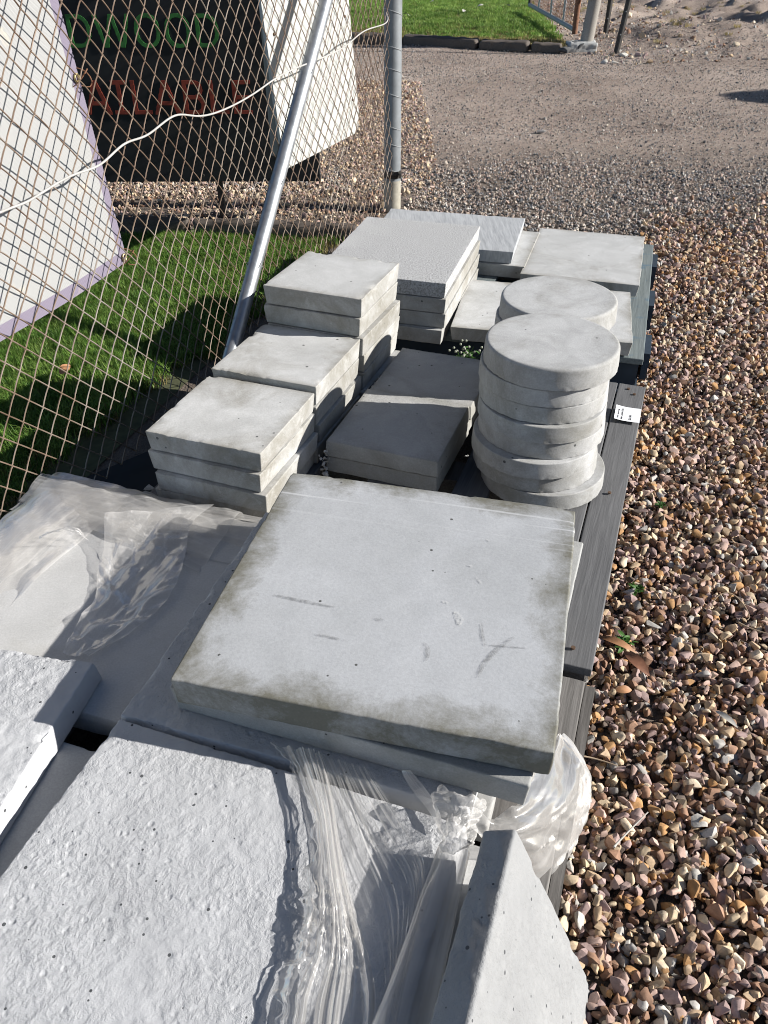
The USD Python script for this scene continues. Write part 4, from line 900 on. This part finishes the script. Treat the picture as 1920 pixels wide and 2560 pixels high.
film(f1, P, FILM_b, 'loose_flap')
P = bil([[at(u, v, ZL+z_) for u, v, z_ in r] for r in ([(95, 1345, .03), (160, 1328, .05), (222, 1352, .02)], [(110, 1338, .035), (165, 1318, .06), (200, 1325, .045)])], 30, 50)
film(f1, crumple(P, .01, 3, 5, 12), FILM_b, 'torn_fold')

f2 = thing('plastic_film', 'clear stretch film gathered in a fan over the front rough slab', 'plastic film')
c8 = lambda u, v: (700+u/1.843, 1780+v/1.843)
Lp = [(20, 150), (90, 300), (150, 480), (165, 720), (155, 900), (120, 1100), (40, 1260), (0, 1480)]
Mp = [(110, 170), (160, 330), (200, 500), (222, 720), (240, 900), (240, 1100), (200, 1280), (170, 1480)]
Rp = [(190, 195), (235, 360), (262, 520), (300, 730), (345, 900), (400, 1090), (440, 1280), (430, 1480)]
P = bil([[at(*c8(*q), ZR+h_) for q in C_] for C_, h_ in ((Lp, .006), (Mp, .022), (Rp, .010))], 150, 130)
nu, nv = P.shape[:2]; uu = np.linspace(0, 1, nu)[:, None]; vv = np.linspace(0, 1, nv)[None]; o_ = 0*uu*vv
pl = (np.abs(fbm(np.stack([uu*7+o_, vv*.9+o_, o_+2], -1), 2, 21)-.5)*-2+.35)*.020+(np.abs(fbm(np.stack([uu*12+o_, vv*1.6+o_, o_+5], -1), 2, 22)-.5)*-2+.3)*.005
pl = pl + np.exp(-((vv-.62)/.16)**2)*(np.abs(fbm(np.stack([uu*6+o_, vv*16+o_, o_+5], -1), 3, 23)-.5)*-2+.3)*.014
P[..., 2] = np.maximum(P[..., 2]+pl, ZR+.004)
P[..., 0] -= (fbm(np.stack([0*vv+.5, vv*9, 0*vv], -1), 4, 29)-.45)*.07*np.exp(-uu/.14)
film(f2, P, FILM_c, 'gathered_band')
FA = [(170, 190), (235, 400), (290, 700), (360, 930), (430, 1120), (470, 1300), (450, 1480)]
FB = [(300, 230), (400, 450), (500, 640), (580, 800), (580, 1000), (545, 1230), (500, 1480)]
FC = [(420, 265), (520, 420), (610, 560), (665, 720), (640, 960), (585, 1220), (530, 1480)]
P = bil([[at(*c8(*q), ZR+h_) for q in C_] for C_, h_ in ((FA, .010), (FB, .012), (FC, .018))], 130, 60)
nu, nv = P.shape[:2]; uu = np.linspace(0, 1, nu)[:, None]; vv = np.linspace(0, 1, nv)[None]; o_ = 0*uu*vv
P[..., 2] = np.maximum(P[..., 2]+(np.abs(fbm(np.stack([uu*12+o_, vv*.7+o_, o_+8], -1), 2, 25)-.5)*-2+.3)*.009, ZR+.004)
film(f2, P, FILM_f, 'clear_fan', hem=.2)
FA = [(560, 270), (610, 360), (680, 450), (735, 560)]; FB = [(600, 268), (660, 340), (715, 420), (745, 500)]
P = bil([[at(*c8(*q), ZR+h_) for q in C_] for C_, h_ in ((FA, .008), (FB, .02))], 40, 40); film(f2, P, FILM_c, 'taut_strand')
rp0, rp1 = at(*c8(800, 640), ZR+.02), at(*c8(560, 1480), ZR+.03)
th = np.linspace(0, 2*np.pi*1.02, 26); tq = np.linspace(-.02, 1.05, 60)
ax = (rp1-rp0)/np.linalg.norm(rp1-rp0); sd = np.cross(ax, [0, 0, 1.]); sd /= np.linalg.norm(sd); upv = np.cross(sd, ax)
RR = .016+.010*tq[None]+.004*(fbm(np.stack([th[:, None]*2.2+0*tq, tq[None]*1.5+0*th[:, None], 0*th[:, None]*tq], -1), 3, 7)-.5)*2
P = rp0+(rp1-rp0)*tq[None, :, None]+(RR*np.cos(th)[:, None]*1.35)[..., None]*sd+(RR*np.sin(th)[:, None]*.75)[..., None]*upv
film(f2, P, FILM_e, 'rolled_edge', hem=0)
rf = [[(745, 640, .030), (735, 560, .034), (720, 470, .030), (705, 400, .028), (745, 345, .030)], [(810, 645, .042), (815, 570, .052), (810, 480, .050), (820, 410, .055), (830, 370, .045)], [(880, 610, .026), (910, 560, .030), (920, 490, .032), (950, 450, .030), (940, 410, .028)]]
P = bil([[at(*c8(u, v), ZR+h_) for u, v, h_ in r] for r in rf], 70, 90)
film(f2, creases(crumple(P, .010, 2.5, 2.5, 14), .013, 12, 15, 1.5, 5), FILM_d, 'crumpled_end', hem=.35)

f3 = thing('plastic_film', 'crinkled clear plastic wrap hanging off the right corner of the foreground load', 'plastic film')
n3 = [[at(*q) for q in r] for r in (
      [(1392, 1835, .205), (1330, 1940, .245), (1288, 2015, .257), (1230, 2040, .259), (1165, 2052, .263)],
      [(1402, 1836, .195), (1420, 1925, .20), (1385, 2035, .215), (1310, 2110, .225), (1235, 2130, .235)],
      [(1408, 1838, .17), (1474, 1950, .16), (1447, 2055, .14), (1390, 2165, .12), (1322, 2240, .11)],
      [(1411, 1845, .13), (1468, 1972, .115), (1432, 2095, .09), (1385, 2210, .07), (1368, 2320, .06)],
      [(1412, 1850, .06), (1446, 1998, .05), (1404, 2135, .035), (1376, 2240, .03), (1396, 2430, .025)])]
P = bil(n3, 110, 110)
P = creases(P, .020, 9, 17, 2, 8, ang=.15, spread=.25); P = creases(P, .009, 14, 18, 3, 9)
film(f3, P, FILM_d)

# ------------------------------------------------------------------ small things
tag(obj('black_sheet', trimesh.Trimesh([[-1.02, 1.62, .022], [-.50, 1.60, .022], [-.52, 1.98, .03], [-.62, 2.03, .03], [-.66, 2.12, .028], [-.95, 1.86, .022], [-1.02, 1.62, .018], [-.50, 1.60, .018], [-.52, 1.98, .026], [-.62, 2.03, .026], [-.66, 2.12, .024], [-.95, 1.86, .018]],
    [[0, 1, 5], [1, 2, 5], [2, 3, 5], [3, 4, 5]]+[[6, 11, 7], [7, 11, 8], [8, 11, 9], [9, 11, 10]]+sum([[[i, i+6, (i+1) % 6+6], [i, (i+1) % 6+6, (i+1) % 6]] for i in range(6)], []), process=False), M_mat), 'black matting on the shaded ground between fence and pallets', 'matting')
rng = np.random.default_rng(17)
for i, (x, y, s, lb) in enumerate([(-.60, 1.66, .034, 'largest broken concrete lump at the foot of the nearest square stack'), (-.645, 1.69, .022, 'small broken concrete lump left of the largest one'), (-.615, 1.735, .02, 'small broken concrete lump behind the largest one'), (-.575, 1.615, .026, 'broken concrete lump tucked in front of the nearest square stack')]):
    m = stone_proto(800+i); tag(obj('concrete_lump', trimesh.Trimesh(np.array(m.vertices)*s, m.faces, process=False), C_back, loc=(x, y, .15 if i in (0, 3) else .13)), lb, 'rubble')
# chips and crumbs in the joints between the stacks
n = 420; t = rng.random(n); a = np.array([-.155, 1.74]); d_ = np.array([.342, .94]); x = a[0]+d_[0]*t*.66-.004+rng.normal(0, .004, n); y = a[1]+d_[1]*t*.66+rng.normal(0, .004, n)
zc = Z1+.005+rng.random(n)*.075
n2 = 500; t2 = rng.random(n2); x2 = .165+.342*t2*.34+rng.normal(0, .022, n2)-.0; y2 = 1.66+.94*t2*.34+rng.normal(0, .02, n2); z2 = np.full(n2, .03)+rng.random(n2)*.03
k2 = rng.random(n2) < .8
X = np.concatenate([x, x2[k2]]); Y = np.concatenate([y, y2[k2]]); Zz = np.concatenate([zc, z2[k2]]); s = .005*np.exp(rng.normal(0, .35, len(X)))
scatter('gravel_crumbs', [(stone_proto(900+i), m_) for i, m_ in enumerate((C_top, C_back, tan[5]))], np.stack([X, Y, Zz], -1), np.repeat(s[:, None], 3, 1), rand_quats(rng, len(X)), 'grey crumbs and chips fallen in the gaps between the slab stacks', 'rubble')

leafg = grass_mat('weed_leaf', (.06, .14, .03)); leafp = grass_mat('weed_flower', (.45, .47, .38))
def leaf(L, w, bend=.3):
    t = np.linspace(0, 1, 6); wv = w*np.sin(np.pi*np.clip(t*.92+.06, 0, 1))**.8
    P = np.stack([np.stack([t*L, sgn*wv, bend*L*t*(1-t)*1.2+.15*wv*abs(sgn)], -1) for sgn in (-1, 0, 1)], 0)
    return sheet(P)[0]
def weed(loc, label, n, L, H, seed, flowers=0):
    w = thing('weed', label, 'plant', loc); rng = np.random.default_rng(seed); st, lv, fl = [], [], []
    for i in range(n):
        az = rng.uniform(0, 6.28); r = rng.uniform(.15, 1)*H; top = np.array([math.cos(az)*r*.8, math.sin(az)*r*.8, H*rng.uniform(.35, 1)])
        st.append(tube([[0, 0, 0], top*[.4, .4, .6], top], .0009, 5))
        for j in range(4):
            l_ = leaf(L*rng.uniform(.6, 1.2), L*.24); T = trimesh.transformations.euler_matrix(rng.normal(0, .3), rng.uniform(-.6, .2), rng.uniform(0, 6.28)); l_.apply_transform(T); l_.apply_translation(top*rng.uniform(.5, 1)); lv.append(l_)
    for i in range(flowers):
        q = trimesh.creation.icosphere(1, .0042); az = rng.uniform(0, 6.28); q.apply_translation((math.cos(az)*H*.6*rng.random(), math.sin(az)*H*.6*rng.random()-.01, H*rng.uniform(.8, 1.1))); fl.append(q)
    obj('stem', cat(st), leafg, w); obj('foliage', cat(lv), leafg, w)
    if fl: obj('flower', cat(fl), leafp, w)
weed((.262, 2.43, .10), 'small green weed with white flowers growing between the slabs', 20, .022, .095, 1, 22)
pw = at(1650, 1268, .02); weed((pw[0], pw[1], .015), 'tiny green weed in the gravel, farthest of three', 6, .014, .02, 2)
pw = at(1592, 1480, .02); weed((pw[0], pw[1], .015), 'low green weed in the gravel, middle of three', 9, .016, .022, 3)
pw = at(1558, 1620, .02); weed((pw[0], pw[1], .02), 'small star shaped green weed beside the fallen brown leaves', 7, .02, .02, 4)
M_leaf = plain('dry_leaf', (.23, .105, .06), rough=.5, var=.25, scale=60); M_leaf2 = plain('dry_orange_leaf', (.34, .17, .08), rough=.55, var=.25, scale=60)
for (u, v_, L, w_, az, m_, lb) in ((1498, 1592, .085, .0085, -.55, M_leaf2, 'long brown dry leaf against the end of the grey board'), (1562, 1630, .075, .013, -1.05, M_leaf, 'wide curled brown dry leaf beside the star shaped weed'), (1540, 1727, .034, .009, .1, M_leaf2, 'short tan dry leaf lying on the gravel nearer the viewer'), (1790, 1778, .05, .006, -.9, R_pale, 'narrow pale grey dry leaf on the gravel at right')):
    p_ = at(u, v_, .045); l_ = leaf(L, w_, .5); l_.apply_transform(trimesh.transformations.euler_matrix(.3, .05, az)); tag(obj('dry_leaf', l_, m_, loc=p_, smooth=True), lb, 'leaf')
def twig(pts, r, label, m_=None):
    P = np.array([at(u, v_, z_) for u, v_, z_ in pts]); P = CubicSpline(np.arange(len(P)), P)(np.linspace(0, len(P)-1, 24))
    tag(obj('twig', tube(P, np.linspace(r, r*.5, 24), 6), m_ or R_pale, smooth=True), label, 'twig')
M_twig = plain('dry_twig', (.33, .25, .17), rough=.8)
twig([(1430, 1888, .05), (1480, 1895, .045), (1545, 1915, .045)], .0022, 'pale straight twig beside the plastic film corner', M_twig)
twig([(1535, 2118, .05), (1560, 2090, .05), (1620, 2030, .06)], .0022, 'pale straight twig lying on the gravel right of the film', R_pale)
twig([(1780, 1520, .04), (1795, 1490, .06), (1830, 1485, .065), (1865, 1520, .05), (1868, 1550, .04)], .0016, 'curled thin brown twig on the gravel at right', M_twig)
twig([(1845, 1555, .045), (1880, 1572, .045), (1925, 1585, .045)], .002, 'thin brown twig at the right edge of the picture', M_twig)
for i, (u, v_) in enumerate(((1194, 16), (1158, 30), (1023, 39), (1274, 15), (1076, 5))):
    p_ = at(u, v_, .10); l_ = leaf(.09, .028, .4); l_.apply_transform(trimesh.transformations.euler_matrix(.3, -.2, i*1.3)); tag(obj('dry_leaf', l_, R_pale, loc=p_), ['largest pale fallen leaf on the far lawn', 'small pale fallen leaf upright on the far lawn', 'pale fallen leaf on the far lawn next to the grey post', 'pale fallen leaf on the far lawn near the gate', 'pale fallen leaf at the shaded far edge of the lawn'][i], 'leaf')
p_ = at(150, 935, .05); l_ = leaf(.05, .016, .5); l_.apply_transform(trimesh.transformations.euler_matrix(.5, -.3, 1.)); tag(obj('dry_leaf', l_, M_leaf2, loc=p_), 'single tan fallen leaf on the near lawn behind the fence', 'leaf')

# shrubs standing right of the picture; their shadows reach across the drive
M_bark = plain('bark', (.10, .085, .07), rough=.9, var=.3, scale=20, bump=.4)
def shrub(base, centre, rx, ry, rz, label, seed):
    t = thing('young_tree', label, 'tree', (base[0], base[1], 0)); rng = np.random.default_rng(seed)
    c = np.array(centre)-np.array([base[0], base[1], 0])
    obj('trunk', tube([[0, 0, -.05], c*[.3, .3, .45], c], [.035, .028, .012], 8), M_bark, t, smooth=True)
    n = 2600; d = rng.normal(size=(n, 3)); d /= np.linalg.norm(d, axis=1, keepdims=True); d *= rng.random((n, 1))**.4
    P = c+d*np.array([rx, ry, rz]); a = rng.normal(size=(n, 3)); b = np.cross(a, rng.normal(size=(n, 3)))
    a /= np.linalg.norm(a, axis=1, keepdims=True); b /= np.linalg.norm(b, axis=1, keepdims=True)
    V = np.stack([P-a*.05, P+b*.025, P+a*.05, P-b*.025], 1).reshape(-1, 3); i = np.arange(n)[:, None]*4
    obj('crown', trimesh.Trimesh(V, np.vstack([i+[0, 1, 2], i+[0, 2, 3]]), process=False), leafg, t)
for (gx_, gy_, h, rx, ry, rz, lb, sd) in ((3.75, 7.82, 1.9, .5, .36, .26, 'young tree beyond the right edge of the picture, the nearer one', 1), (4.9, 12.5, 2.2, .6, .5, .3, 'young tree beyond the right edge of the picture, the farther one', 2)):
    c_ = np.array([gx_, gy_, 0])+S/S[2]*h
    shrub((c_[0]+.2, c_[1]+.1), c_, rx, ry, rz, lb, sd)
